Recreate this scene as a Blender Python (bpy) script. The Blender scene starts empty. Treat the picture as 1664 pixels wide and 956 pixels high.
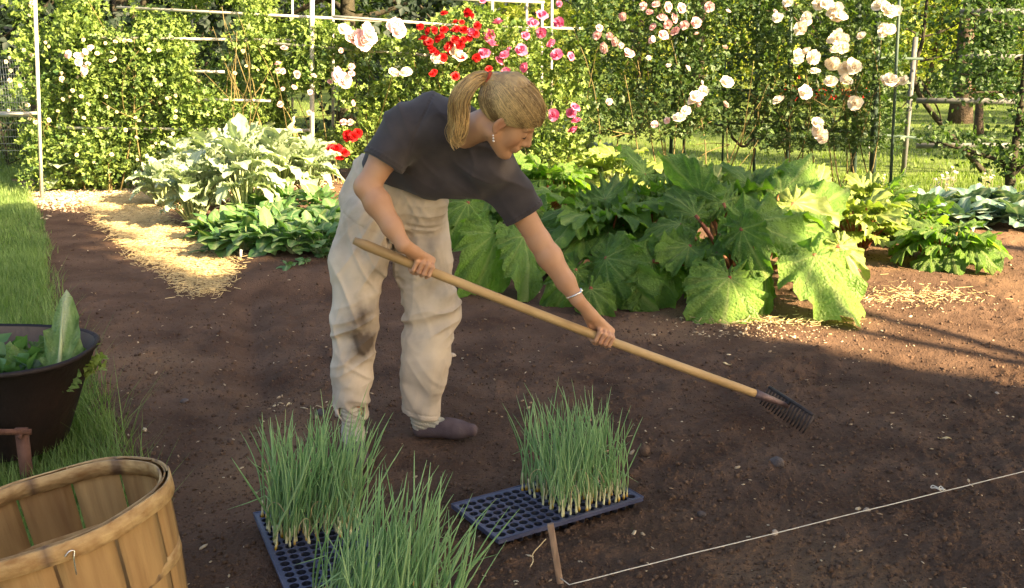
import bpy, math, random
import numpy as np
from mathutils import Vector, Matrix
random.seed(7)
R = np.random.default_rng(11)
SC = bpy.context.scene
COL = SC.collection

# ------------------------------------------------------------------ camera, sky, sun, exposure
FPX, HCAM = 1700.0, 1.58
PITCH = math.atan(428 / FPX)
cam_d = bpy.data.cameras.new('camera'); cam = bpy.data.objects.new('camera', cam_d); COL.objects.link(cam)
cam_d.sensor_width = 36; cam_d.lens = 36 * FPX / 1664; cam_d.clip_start = .05; cam_d.clip_end = 900
cam.location = (0, 0, HCAM); cam.rotation_euler = (math.pi / 2 - PITCH, 0, 0); SC.camera = cam
SUN = Vector((.74, -.50, .49)).normalized()
w = bpy.data.worlds.new('World'); SC.world = w; w.use_nodes = True
sky = w.node_tree.nodes.new('ShaderNodeTexSky'); sky.sky_type = 'NISHITA'; sky.sun_disc = False
sky.sun_elevation = math.asin(SUN.z); sky.sun_rotation = math.atan2(SUN.x, SUN.y)
sky.air_density = 1.0; sky.dust_density = 5; sky.ozone_density = .1
bg = w.node_tree.nodes['Background']; bg.inputs['Strength'].default_value = .064
w.node_tree.links.new(sky.outputs[0], bg.inputs[0])
sl = bpy.data.lights.new('sun', 'SUN'); sl.energy = 5.0; sl.angle = math.radians(.6); sl.color = (1, .77, .45)
so = bpy.data.objects.new('sun', sl); COL.objects.link(so); so.rotation_euler = (-SUN).to_track_quat('-Z', 'Y').to_euler()
so.location = (12, -6, 12)
SC.view_settings.view_transform = 'Standard'; SC.view_settings.look = 'None'
SC.view_settings.exposure = 2.7; SC.view_settings.gamma = 1
SC.cycles.max_bounces = 6; SC.cycles.transparent_max_bounces = 6

# ------------------------------------------------------------------ geometry helpers
cp, sp = math.cos(PITCH), math.sin(PITCH)
def ray(px, py):
    u = (px - 832) / FPX; v = -(py - 478) / FPX
    return np.array([u, cp + v * sp, -sp + v * cp])
def G(px, py, z=0.):            # the point at height z seen at a pixel of the photograph
    r = ray(px, py); t = (z - HCAM) / r[2]
    return np.array([0, 0, HCAM]) + t * r
def P(px, py, Y):               # the point at distance Y seen at a pixel
    r = ray(px, py); t = Y / r[1]
    return np.array([0, 0, HCAM]) + t * r
def A(*v): return np.array(v, float)
def nrm(v):
    v = np.asarray(v, float); return v / (np.linalg.norm(v) + 1e-12)

def hash3(i, j, k, s=0):
    n = (i * 374761393 + j * 668265263 + k * 1274126177 + s * 974634777) & 0xffffffff
    n = ((n ^ (n >> 13)) * 1274126177) & 0xffffffff
    n = ((n ^ (n >> 16)) * 2246822519) & 0xffffffff
    return ((n ^ (n >> 15)) & 0xffffff) / float(0xffffff)
def vn(x, y, z=0., s=0):        # value noise 0..1
    x, y, z = np.broadcast_arrays(np.asarray(x, float), np.asarray(y, float), np.asarray(z, float))
    i = np.floor(x).astype(np.int64); j = np.floor(y).astype(np.int64); k = np.floor(z).astype(np.int64)
    fx = x - i; fy = y - j; fz = z - k
    fx = fx * fx * (3 - 2 * fx); fy = fy * fy * (3 - 2 * fy); fz = fz * fz * (3 - 2 * fz)
    r = 0
    for a in (0, 1):
        wa = fx if a else 1 - fx
        for b in (0, 1):
            wb = fy if b else 1 - fy
            for c in (0, 1):
                wc = fz if c else 1 - fz
                r = r + wa * wb * wc * hash3(i + a, j + b, k + c, s)
    return r
def fbm(x, y, z=0., o=4, s=0):
    r = 0; a = .5; f = 1.
    for q in range(o):
        r = r + a * (vn(x * f, y * f, z * f, s + q) - .5); a *= .5; f *= 2.03
    return r

def mesh(name, V, F, mat=None, smooth=False, attrs=None):
    me = bpy.data.meshes.new(name)
    V = np.asarray(V, np.float32).reshape(-1, 3)
    if isinstance(F, np.ndarray): F = [F]
    F = [np.asarray(f, np.int32) for f in F if len(f)]
    loops = np.concatenate([f.ravel() for f in F]); sizes = np.concatenate([np.full(len(f), f.shape[1]) for f in F])
    start = np.concatenate([[0], np.cumsum(sizes)[:-1]]).astype(np.int32)
    me.vertices.add(len(V)); me.vertices.foreach_set('co', V.ravel())
    me.loops.add(len(loops)); me.loops.foreach_set('vertex_index', loops.astype(np.int32))
    me.polygons.add(len(sizes)); me.polygons.foreach_set('loop_start', start)
    if smooth: me.polygons.foreach_set('use_smooth', np.ones(len(sizes), bool))
    if attrs:
        for k, v in attrs.items():
            a = me.attributes.new(k, 'FLOAT', 'POINT'); a.data.foreach_set('value', np.asarray(v, np.float32))
    me.update(calc_edges=True)
    if mat: me.materials.append(mat)
    return me
class MB:
    """collects quads and triangles for one mesh"""
    def __init__(s): s.V = []; s.F = {3: [], 4: []}; s.n = 0; s.at = []
    def add(s, V, F, r=0.):
        V = np.asarray(V, float).reshape(-1, 3); F = np.asarray(F, int)
        s.V.append(V); s.F[F.shape[1]].append(F + s.n); s.n += len(V)
        s.at.append(np.broadcast_to(np.asarray(r, float), (len(V),)))
    def tube(s, path, rad, n=6, r=0., cap=True, flat=1., up=None):
        path = np.asarray(path, float); m = len(path); rad = np.broadcast_to(np.asarray(rad, float), (m,))
        T = np.gradient(path, axis=0); T /= np.linalg.norm(T, axis=1)[:, None] + 1e-12
        u = np.cross(T[0], up if up is not None else ([0, 0, 1] if abs(T[0][2]) < .9 else [1, 0, 0])); u /= np.linalg.norm(u)
        V = []; a = np.arange(n) / n * 2 * np.pi
        for i in range(m):
            u = u - T[i] * np.dot(u, T[i]); u /= np.linalg.norm(u); v = np.cross(T[i], u)
            V.append(path[i] + rad[i] * (np.cos(a)[:, None] * u * 1. + np.sin(a)[:, None] * v * flat))
        V = np.concatenate(V); i = np.arange(m - 1)[:, None] * n; j = np.arange(n)[None]; j2 = (j + 1) % n
        F = np.stack([i + j, i + j2, i + n + j2, i + n + j], -1).reshape(-1, 4)
        s.add(V, F, r)
        if cap:
            b = s.n - len(V)
            for base, c0, fl in ((b, path[0], 1), (b + (m - 1) * n, path[-1], 0)):
                s.V.append(c0[None]); s.at.append(np.array([float(np.mean(r))])); ci = s.n; s.n += 1
                k = np.arange(n); t = np.stack([base + k, base + (k + 1) % n, np.full(n, ci)], -1)
                s.F[3].append(t[:, ::-1] if fl else t)
    def box(s, c, h, M=None, r=0.):
        V = np.array([[x, y, z] for x in (-1, 1) for y in (-1, 1) for z in (-1, 1)], float) * h
        if M is not None: V = V @ np.asarray(M).T
        s.add(V + c, [[0, 1, 3, 2], [4, 6, 7, 5], [0, 4, 5, 1], [2, 3, 7, 6], [0, 2, 6, 4], [1, 5, 7, 3]], r)
    def mesh(s, name, mat=None, smooth=False):
        V = np.concatenate(s.V); F = [np.concatenate(s.F[k]) for k in (3, 4) if s.F[k]]
        return mesh(name, V, F, mat, smooth, {'rnd': np.concatenate(s.at)})
def inst(mb, Vt, Ft, M, T, r):
    Vt = np.asarray(Vt, float)
    k = len(T); V = np.einsum('kij,mj->kmi', M, Vt) + T[:, None]
    F = (np.asarray(Ft)[None] + (np.arange(k) * len(Vt))[:, None, None]).reshape(-1, np.asarray(Ft).shape[1])
    mb.add(V.reshape(-1, 3), F, np.repeat(r, len(Vt)))
def rot_rand(k, up=.0, rng=R):
    """random frames; columns x,y,z; z pulled upwards by up"""
    z = rng.normal(size=(k, 3)); z /= np.linalg.norm(z, axis=1)[:, None]
    z = z + np.asarray(up) * np.array([0, 0, 1.]) if np.ndim(up) == 0 else z + np.asarray(up)
    z /= np.linalg.norm(z, axis=1)[:, None]
    x = rng.normal(size=(k, 3)); x -= z * np.sum(x * z, 1)[:, None]; x /= np.linalg.norm(x, axis=1)[:, None]
    y = np.cross(z, x); return np.stack([x, y, z], -1)

def tag(o, label=None, cat=None, group=None, kind=None):
    if label: o['label'] = label
    if cat: o['category'] = cat
    if group: o['group'] = group
    if kind: o['kind'] = kind
    return o
def ob(name, me, parent=None, loc=None, M=None):
    o = bpy.data.objects.new(name, me); COL.objects.link(o)
    if parent: o.parent = parent
    if M is not None: o.matrix_local = M
    if loc is not None: o.location = loc
    return o
def empty(name, loc, label, cat, group=None, rz=0):
    o = ob(name, None); o.location = loc; o.rotation_euler = (0, 0, rz); o.empty_display_size = .1
    return tag(o, label, cat, group)
def frame(x, zhint, t, s=1.):
    """4x4 with local x along x, local z near zhint"""
    x = nrm(x); z = np.asarray(zhint, float); z = nrm(z - x * np.dot(x, z)); y = np.cross(z, x)
    s = np.broadcast_to(np.asarray(s, float), (3,)); m = np.eye(4); m[:3, 0] = x * s[0]; m[:3, 1] = y * s[1]; m[:3, 2] = z * s[2]; m[:3, 3] = t
    return Matrix(m.tolist())
def poly_in(x, y, poly):
    x = np.asarray(x); y = np.asarray(y); c = np.zeros(x.shape, bool); n = len(poly)
    for i in range(n):
        x0, y0 = poly[i]; x1, y1 = poly[(i + 1) % n]
        if y0 == y1: continue
        c ^= ((y0 > y) != (y1 > y)) & (x < (x1 - x0) * (y - y0) / (y1 - y0) + x0)
    return c
def bez(*p, n=10):
    p = [np.asarray(q, float) for q in p]; t = np.linspace(0, 1, n)[:, None]
    while len(p) > 1: p = [a * (1 - t) + b * t for a, b in zip(p, p[1:])]
    return p[0]
def spline(pts, n=8):           # Catmull-Rom through the points
    p = np.asarray(pts, float); p = np.vstack([2 * p[0] - p[1], p, 2 * p[-1] - p[-2]]); out = []
    for i in range(1, len(p) - 2):
        t = np.linspace(0, 1, n, endpoint=(i == len(p) - 3))[:, None]; a, b, c, d = p[i - 1:i + 3]
        out.append(.5 * (2 * b + (c - a) * t + (2 * a - 5 * b + 4 * c - d) * t ** 2 + (-a + 3 * b - 3 * c + d) * t ** 3))
    return np.vstack(out)

# ------------------------------------------------------------------ materials
def material(name, c1, c2=None, scale=5., rough=.7, bump=0., bscale=60., attr=None, transl=0., tcol=None, metal=0.,
             detail=6., c3=None, c3attr=None, objrnd=0., stretch=None, spec=.3, sheen=0., bdist=.01):
    m = bpy.data.materials.new(name); m.use_nodes = True; nt = m.node_tree; N = nt.nodes; L = nt.links
    b = N['Principled BSDF']; b.inputs['Roughness'].default_value = rough; b.inputs['Metallic'].default_value = metal
    b.inputs['Specular IOR Level'].default_value = spec
    if sheen: b.inputs['Sheen Weight'].default_value = sheen
    tc = N.new('ShaderNodeTexCoord'); co = tc.outputs['Object']
    if stretch:
        mp = N.new('ShaderNodeMapping'); mp.inputs['Scale'].default_value = stretch; L.new(co, mp.inputs[0]); co = mp.outputs[0]
    c2 = c2 or c1
    no = N.new('ShaderNodeTexNoise'); no.inputs['Scale'].default_value = scale; no.inputs['Detail'].default_value = detail
    L.new(co, no.inputs['Vector'])
    mr = N.new('ShaderNodeMapRange'); mr.inputs[1].default_value = .3; mr.inputs[2].default_value = .7; L.new(no.outputs[0], mr.inputs[0])
    fac = mr.outputs[0]
    if attr:
        at = N.new('ShaderNodeAttribute'); at.attribute_name = attr
        mx = N.new('ShaderNodeMath'); mx.operation = 'MULTIPLY_ADD'; mx.inputs[1].default_value = .3
        L.new(fac, mx.inputs[0]); ml = N.new('ShaderNodeMath'); ml.operation = 'MULTIPLY'; ml.inputs[1].default_value = .75
        L.new(at.outputs['Fac'], ml.inputs[0]); L.new(ml.outputs[0], mx.inputs[2]); fac = mx.outputs[0]
    if objrnd:
        oi = N.new('ShaderNodeObjectInfo'); mo = N.new('ShaderNodeMath'); mo.operation = 'MULTIPLY_ADD'; mo.inputs[1].default_value = objrnd
        L.new(oi.outputs['Random'], mo.inputs[0]); ms = N.new('ShaderNodeMath'); ms.operation = 'MULTIPLY'; ms.inputs[1].default_value = 1 - objrnd
        L.new(fac, ms.inputs[0]); L.new(ms.outputs[0], mo.inputs[2]); fac = mo.outputs[0]
    mi = N.new('ShaderNodeMix'); mi.data_type = 'RGBA'; mi.inputs[6].default_value = (*c1, 1); mi.inputs[7].default_value = (*c2, 1)
    L.new(fac, mi.inputs[0]); col = mi.outputs[2]
    if c3:
        a3 = N.new('ShaderNodeAttribute'); a3.attribute_name = c3attr
        m3 = N.new('ShaderNodeMix'); m3.data_type = 'RGBA'; L.new(col, m3.inputs[6]); m3.inputs[7].default_value = (*c3, 1)
        L.new(a3.outputs['Fac'], m3.inputs[0]); col = m3.outputs[2]
    L.new(col, b.inputs['Base Color'])
    if bump:
        bn = N.new('ShaderNodeTexNoise'); bn.inputs['Scale'].default_value = bscale; bn.inputs['Detail'].default_value = 5
        L.new(co, bn.inputs['Vector']); bu = N.new('ShaderNodeBump'); bu.inputs['Strength'].default_value = bump
        bu.inputs['Distance'].default_value = bdist; L.new(bn.outputs[0], bu.inputs['Height']); L.new(bu.outputs[0], b.inputs['Normal'])
    if transl:
        tr = N.new('ShaderNodeBsdfTranslucent'); ms2 = N.new('ShaderNodeMixShader'); ms2.inputs[0].default_value = transl
        g = N.new('ShaderNodeMix'); g.data_type = 'RGBA'; g.blend_type = 'MULTIPLY'; g.inputs[0].default_value = 1
        L.new(col, g.inputs[6]); g.inputs[7].default_value = (*(tcol or (1.3, 1.5, .5)), 1); L.new(g.outputs[2], tr.inputs[0])
        L.new(b.outputs[0], ms2.inputs[1]); L.new(tr.outputs[0], ms2.inputs[2]); L.new(ms2.outputs[0], N['Material Output'].inputs[0])
    return m

M = {}
M['soil'] = material('soil', (.072, .040, .025), (.148, .088, .056), 3.5, .95, 1.0, 110, detail=10, spec=.15, c3=(.21, .125, .07), c3attr='dry', bdist=.012)
M['crumb'] = material('soil_crumb', (.072, .042, .028), (.17, .108, .072), 30, .95, .6, 200, attr='rnd', spec=.15)
M['chip'] = material('wood_chip', (.35, .22, .12), (.72, .58, .38), 40, .85, .3, 200, attr='rnd', spec=.2)
M['straw'] = material('straw', (.40, .28, .12), (.74, .58, .30), 60, .7, attr='rnd', spec=.3)
M['stone'] = material('stone', (.07, .055, .05), (.14, .11, .10), 40, .85, .5, 120)
M['pale_stone'] = material('pale_stone', (.38, .28, .2), (.55, .45, .34), 40, .8, .5, 120)
M['lawn'] = material('lawn_ground', (.065, .10, .020), (.12, .16, .03), 1.2, .9, .5, 90, detail=10)
M['grass'] = material('grass_blades', (.07, .14, .032), (.28, .37, .12), 2., .55, attr='rnd', transl=.35)
M['farlawn'] = material('lawn_blades', (.09, .15, .025), (.20, .27, .05), .8, .6, attr='rnd', transl=.35)
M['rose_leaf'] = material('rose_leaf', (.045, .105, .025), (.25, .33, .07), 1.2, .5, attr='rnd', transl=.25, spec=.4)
M['rose_leaf_shaded'] = material('rose_leaf_shaded', (.020, .052, .020), (.10, .16, .04), 1.2, .5, attr='rnd', transl=.3, spec=.4)  # darker copy of the rose leaf, shade put into its colour
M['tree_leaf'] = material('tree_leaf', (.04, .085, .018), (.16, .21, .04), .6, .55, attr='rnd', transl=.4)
M['tree_leaf_lit'] = material('shrub_leaf_sunlit', (.16, .21, .035), (.42, .44, .09), .6, .55, attr='rnd', transl=.4)  # leaf brightened so that its colour carries the sunlight
M['tree_leaf_shaded'] = material('evergreen_leaf_shaded', (.006, .014, .009), (.018, .035, .018), .6, .6, attr='rnd', transl=.15)  # near-black leaf colour stands in for deep shade
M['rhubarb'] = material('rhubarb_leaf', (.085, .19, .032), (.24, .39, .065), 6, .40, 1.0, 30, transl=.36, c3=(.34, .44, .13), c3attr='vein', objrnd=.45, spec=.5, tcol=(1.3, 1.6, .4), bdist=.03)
M['rhubarb_yellow_lit'] = material('rhubarb_leaf_yellow_lit', (.16, .24, .05), (.32, .38, .09), 6, .45, .4, 45, transl=.3, c3=(.5, .48, .2), c3attr='vein', objrnd=.5, spec=.4)  # yellow of sunlit leaves put into a copy of the rhubarb colour
M['collard'] = material('collard_leaf', (.26, .34, .21), (.46, .54, .36), 8, .55, .3, 40, transl=.25, c3=(.55, .60, .42), c3attr='vein', objrnd=.4, tcol=(1.1, 1.2, .6))
M['cabbage'] = material('cabbage_leaf', (.06, .12, .09), (.13, .22, .17), 8, .55, .3, 40, transl=.15, c3=(.4, .46, .36), c3attr='vein', objrnd=.4)
M['cut_leaf'] = material('cut_leaf', (.13, .24, .07), (.24, .36, .13), 8, .5, .8, 30, transl=.25, c3=(.6, .64, .4), c3attr='vein', bdist=.03)
M['beet'] = material('beet_leaf', (.05, .13, .04), (.13, .25, .07), 8, .45, .3, 60, transl=.3, c3=(.25, .32, .14), c3attr='vein', objrnd=.7, spec=.5)
M['stalk_red'] = material('red_stalk', (.25, .05, .03), (.30, .16, .06), 8, .5, objrnd=.6)
M['stalk_green'] = material('green_stalk', (.22, .28, .12), (.38, .42, .22), 8, .5, objrnd=.5)
M['cane'] = material('rose_cane', (.10, .08, .03), (.22, .17, .06), 10, .7)
M['bark'] = material('tree_bark', (.05, .035, .025), (.13, .09, .06), 12, .95, .9, 30, bdist=.03)
M['dark_bark'] = material('apple_bark', (.025, .022, .015), (.06, .05, .03), 12, .95, .9, 30, bdist=.02)
M['pipe'] = material('white_pipe', (.34, .32, .26), (.50, .47, .40), 14, .5, .2, 60)
M['green_post'] = material('green_post', (.03, .055, .045), (.06, .09, .07), 10, .6)
M['rail_grey'] = material('weathered_rail', (.10, .10, .10), (.18, .18, .17), 10, .8)
M['wire'] = material('wire', (.35, .35, .33), None, 10, .5, metal=.6)
def petal(n, a, b): M[n] = material(n, a, b, 30, .6, attr='rnd', transl=.3, tcol=(1, 1, 1), spec=.3)
petal('white_petal', (.80, .66, .52), (.90, .84, .72)); petal('pale_pink_petal', (.72, .32, .34), (.88, .68, .62))
petal('pink_petal', (.62, .06, .20), (.80, .26, .42)); petal('red_petal', (.38, .004, .008), (.62, .015, .015)); petal('cream_petal', (.70, .55, .30), (.85, .75, .50))
petal('blush_petal', (.85, .50, .50), (.92, .80, .74))
M['skin'] = material('skin', (.50, .25, .135), (.62, .34, .20), 7, .45, .12, 220, c3=(.36, .10, .07), c3attr='tint', spec=.35, bdist=.002)
M['hair'] = material('hair', (.13, .060, .020), (.88, .60, .27), 14, .36, attr='rnd', spec=.55, stretch=(1, 1, 1))
M['shirt'] = material('charcoal_shirt', (.045, .038, .041), (.078, .064, .065), 9, .92, .25, 260, sheen=.15, spec=.12, bdist=.002)
M['trouser'] = material('khaki_cotton', (.50, .40, .30), (.68, .56, .43), 6, .88, .35, 320, c3=(.07, .045, .03), c3attr='dirt', spec=.15, bdist=.002)
M['sock'] = material('sock', (.48, .43, .33), (.60, .54, .42), 30, .9, .7, 260, spec=.1)
M['shoe'] = material('suede_shoe', (.085, .055, .06), (.14, .10, .10), 20, .85, .3, 200)
M['silver'] = material('silver', (.85, .83, .8), None, 10, .2, metal=.9)
M['pearl'] = material('pearl', (.85, .75, .68), None, 10, .2, spec=.8)
M['tie'] = material('red_hair_tie', (.45, .07, .03), None, 10, .7)
M['lash'] = material('dark_lash', (.04, .025, .02), None, 10, .8)
M['handle'] = material('ash_handle', (.44, .27, .11), (.60, .40, .19), 5, .45, .15, 30, stretch=(1, 1, 1), c3=(.20, .12, .06), c3attr='worn', detail=8)
M['iron'] = material('worn_iron', (.035, .028, .026), (.09, .07, .065), 30, .6, .3, 150, metal=.5)
M['ferrule'] = material('ferrule', (.14, .085, .08), (.22, .15, .14), 30, .45, .2, 150, metal=.4)
M['tray'] = material('tray_plastic', (.040, .046, .095), (.085, .092, .155), 12, .38, .15, 60, spec=.5)
M['tray_cell'] = material('tray_cell', (.010, .012, .022), (.02, .022, .035), 12, .4, spec=.5)
M['scallion'] = material('scallion_leaf', (.14, .31, .10), (.40, .56, .26), 10, .45, attr='rnd', transl=.15, objrnd=.5, c3=(.55, .5, .2), c3attr='pale')
M['scallion_stem'] = material('scallion_stem', (.55, .52, .22), (.75, .72, .48), 10, .45, attr='rnd', c3=(.55, .32, .03), c3attr='pale')
M['dry_leaf'] = material('dry_leaf', (.55, .40, .18), (.75, .6, .35), 20, .7)
M['stave'] = material('basket_stave', (.24, .125, .045), (.50, .31, .125), 26, .65, .5, 50, stretch=(1, 1, .10), objrnd=.3, detail=8)
M['hoop'] = material('basket_hoop', (.30, .16, .06), (.58, .39, .18), 22, .6, .35, 60, stretch=(1, 1, 2), c3=(.12, .07, .05), c3attr='worn')
M['tub'] = material('rusty_tub', (.007, .007, .009), (.016, .012, .012), 6, .6, .3, 40, metal=.2, c3=(.028, .014, .010), c3attr='rust', detail=9)
M['tub_in'] = material('tub_inside', (.10, .075, .065), (.17, .13, .11), 5, .7, .3, 40, metal=.1)
M['rust'] = material('rust', (.10, .045, .03), (.19, .09, .06), 18, .8, .4, 90)
M['stake'] = material('stake_wood', (.24, .15, .10), (.42, .29, .20), 10, .85, .5, 50, stretch=(4, 4, .6))
M['string'] = material('string', (.62, .55, .45), (.75, .7, .6), 60, .8)
M['label_white'] = material('white_plastic', (.75, .75, .72), None, 10, .5)
M['red_paint'] = material('red_paint', (.55, .03, .02), None, 10, .5)

# ------------------------------------------------------------------ ground
GB = [G(x, y) for x, y in ((12, 290), (34, 306), (52, 345), (66, 400), (62, 450), (72, 510), (108, 590), (150, 680), (182, 750), (215, 830), (235, 956))]
gby = np.array([g[1] for g in GB])[::-1]; gbx = np.array([g[0] for g in GB])[::-1]
def grass_edge(y): return np.interp(y, gby, gbx) + .05 * fbm(y * 2.2, 3.3, o=3)
STRAW = [G(x, y)[:2] for x, y in ((150, 326), (205, 320), (250, 335), (268, 362), (300, 385), (345, 408), (372, 432), (385, 460), (350, 482), (310, 480), (270, 445), (215, 410), (178, 372), (150, 342))]
def smooth(a, b, x): t = np.clip((x - a) / (b - a), 0, 1); return t * t * (3 - 2 * t)
hole_c = [(G(1330, 607)[:2], .16, -.035), (G(590, 735)[:2], .12, -.012), (G(720, 728)[:2], .16, -.012), (G(1290, 705)[:2], .22, -.02)]
def hz(x, y):
    x = np.asarray(x, float); y = np.asarray(y, float)
    h = .055 * fbm(x * .9, y * .9, 1.7, 2) + .030 * fbm(x * 2.6, y * 2.6, 4.1, 3)
    # raked furrows and the raised planting bed at the left
    bed = smooth(6.05, 6.45, y + .25 * fbm(x * 1.3, 2.2, o=2)) * smooth(-1.95, -1.55, x - (y - 6.4) * -.22) * (1 - smooth(-.9, .3, x))
    h = h + .10 * bed
    trench = np.exp(-((x - np.interp(y, [4.2, 5.2, 6.3], [-1.05, -1.35, -1.62])) / .09) ** 2) * smooth(4.1, 4.6, y) * (1 - smooth(6.0, 6.4, y))
    h = h - .045 * trench
    ru = (x - .9) * .44 + (y - 4.15) * .9; h = h + .006 * np.sin(ru * 150 + 3 * fbm(x * 3, y * 3, 1., 2)) * np.exp(-((x - .75) / .5) ** 2 - ((y - 4.1) / .22) ** 2)
    for c, r, d in hole_c: h = h + d * np.exp(-(((x - c[0]) ** 2 + (y - c[1]) ** 2) / r ** 2)) - d * .5 * np.exp(-(((x - c[0] + r) ** 2 + (y - c[1] - r * .6) ** 2) / (r * .8) ** 2))
    return h
def hzf(x, y):                  # with clods and crumbs
    near = np.clip(1.4 - y / 9, .25, 1)
    a = fbm(x * 14, y * 14, .3, 3); b = vn(x * 42, y * 42, .5, 8); c = vn(x * 90, y * 90, .2, 9)
    patch = smooth(-.1, .15, fbm(x * 1.7, y * 1.7, 7., 3))
    return hz(x, y) + near * (.034 * a * (.6 + patch) + .020 * np.maximum(b - .5, 0) * (.5 + patch) + .011 * np.maximum(c - .45, 0))
ys = [-2., -1, 0, .6, 1.1, 1.5, 1.9, 2.2]
while ys[-1] < 11.6: ys.append(ys[-1] * 1.0041)
ys = np.array(ys); t = np.linspace(0, 1, 560)
rows = []
for y in ys:
    x0 = float(grass_edge(y)) - .06; x1 = max(.56 * y + .9, 1.8)
    rows.append(np.concatenate([x0 + (x1 - x0) * t, x1 + (11 - x1) * np.linspace(.04, 1, 14)]))
X = np.array(rows); Y = np.repeat(ys[:, None], X.shape[1], 1); Z = hzf(X, Y)
def bed_end(x, y): return smooth(3.0, 3.5, x) * smooth(9.0, 9.25, y + .15 * fbm(x * 3, 1.2, o=2))
Z = Z - .3 * bed_end(X, Y)
ny, nx = X.shape; i = np.arange(ny - 1)[:, None] * nx; j = np.arange(nx - 1)[None]
Fg = np.stack([i + j, i + j + 1, i + nx + j + 1, i + nx + j], -1).reshape(-1, 4)
dry = np.clip(smooth(.05, .3, fbm(X * 1.1, Y * 1.1, 3., 4) + .0) * .8 + .5 * poly_in(X, Y, STRAW) + smooth(10.3, 11, Y) * .4, 0, 1)
tag(ob('soil', mesh('soil', np.stack([X, Y, Z], -1), Fg, M['soil'], True, {'dry': dry.ravel()})), kind='structure')
# lawn sheet under and beyond everything, to the horizon
gx = np.concatenate([-np.geomspace(600, 12, 14), np.linspace(-11, 11, 60), np.geomspace(12, 600, 14)]); gy = np.concatenate([-np.geomspace(300, 4, 12), np.linspace(-3, 14, 120), np.geomspace(14.6, 800, 30)])
X2, Y2 = np.meshgrid(gx, gy)
left = X2 < grass_edge(np.clip(Y2, gby[0], gby[-1])) + .0
Z2 = np.where(left, .0, np.where((Y2 > 11.7) | ((X2 > 3.3) & (Y2 > 9.15)), .0, -.12)) + .03 * fbm(X2 * .5, Y2 * .5, 0, 2)
ny, nx = X2.shape; i = np.arange(ny - 1)[:, None] * nx; j = np.arange(nx - 1)[None]
F2 = np.stack([i + j, i + j + 1, i + nx + j + 1, i + nx + j], -1).reshape(-1, 4)
tag(ob('lawn', mesh('lawn', np.stack([X2, Y2, Z2], -1), F2, M['lawn'], True)), kind='structure')

# grass
BV = A([0, -.5, 0], [0, .5, 0], [.25, -.35, .5], [.25, .35, .5], [.8, 0, 1.]); BF = [[0, 1, 2], [1, 3, 2], [2, 3, 4]]
def blades(name, x, y, z, hgt, wid, lean, mt, label, cat='grass', rnd=None):
    k = len(x); a = R.uniform(0, 2 * np.pi, k); Mx = np.zeros((k, 3, 3)); h = hgt * R.uniform(.45, 1.25, k) * (.55 + .95 * vn(x * 7, y * 7, 0, 3)); l = lean * R.uniform(.2, 1, k) * h
    Mx[:, 0, 0] = np.cos(a) * l; Mx[:, 1, 0] = np.sin(a) * l; Mx[:, 0, 1] = -np.sin(a) * wid; Mx[:, 1, 1] = np.cos(a) * wid; Mx[:, 2, 2] = h
    mb = MB(); inst(mb, BV, BF, Mx, np.stack([x, y, z], -1), R.uniform(0, 1, k) if rnd is None else rnd)
    return tag(ob(name, mb.mesh(name, mt)), label, cat, kind='stuff')
def strip_pts(n, y0, y1, wmax, p=1.):
    y = y0 + (y1 - y0) * R.uniform(0, 1, n) ** p; e = grass_edge(y); x = e - wmax * R.uniform(0, 1, n) ** 1.3 + R.normal(0, .02, n); return x, y
x, y = strip_pts(46000, 2.9, 7.5, 1.7); blades('grass', x, y, np.zeros(len(x)) - .01, .075, .0042, .9, M['grass'], 'lush green grass along the left edge of the dark soil')
x, y = strip_pts(36000, 6.5, 12.5, 2.6); blades('grass', x, y, np.zeros(len(x)) - .01, .06, .007, .8, M['grass'], 'lighter grass strip running back to the white trellis pole')
x, y = strip_pts(420, 3.2, 6.5, .16); blades('grass', x + .10, y, hz(x, y), .20, .004, 1.4, M['grass'], 'long stray grass stems flopping over the soil beside the tub')
x, y = strip_pts(3500, 3.0, 10.5, .05); blades('grass', x + .05, y, hz(x, y), .06, .004, 1.3, M['grass'], 'ragged fringe of short grass creeping over the soil edge')
k = 90000; y = 11.5 + 14 * R.uniform(0, 1, k) ** 1.6; x = R.uniform(-1.2, .62, k) * y * 1.; x = np.where(x < -.05 * y, x, x)
blades('grass', x, y, np.zeros(k) - .015, .055, .014, .6, M['farlawn'], 'mown lawn behind the rose trellis and apple trees')

k = 16000; blades('grass', R.uniform(3.4, 8, k), R.uniform(9.2, 11.6, k), np.zeros(k) - .01, .055, .009, .6, M['farlawn'], 'lawn strip under the apple tree behind the cabbages')

# loose crumbs of soil, chips and straw
IV = A([0, 0, 1], [.9, 0, .3], [.25, .85, .3], [-.75, .5, .3], [-.75, -.5, .3], [.3, -.85, .3], [.7, .5, -.5], [-.3, .8, -.5], [-.9, 0, -.5], [-.3, -.8, -.5], [.7, -.5, -.5])
IF = [[0, 1, 2], [0, 2, 3], [0, 3, 4], [0, 4, 5], [0, 5, 1], [1, 6, 2], [2, 6, 7], [2, 7, 3], [3, 7, 8], [3, 8, 4], [4, 8, 9], [4, 9, 5], [5, 9, 10], [5, 10, 1], [1, 10, 6], [6, 10, 9], [6, 9, 8], [6, 8, 7]]
def fan_pts(n, y0, y1, p=1.):
    y = y0 * (y1 / y0) ** (R.uniform(0, 1, n) ** p); e = grass_edge(y); x = e + (.55 * y + .5 - e) * R.uniform(0, 1, n); return x, y
x, y = fan_pts(60000, 2.3, 10.5); s = R.lognormal(-5.55, .45, len(x)) * .85
xc, yc = fan_pts(2600, 2.3, 10); x = np.r_[x, xc]; y = np.r_[y, yc]; s = np.r_[s, R.uniform(.006, .013, len(xc))]
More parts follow.
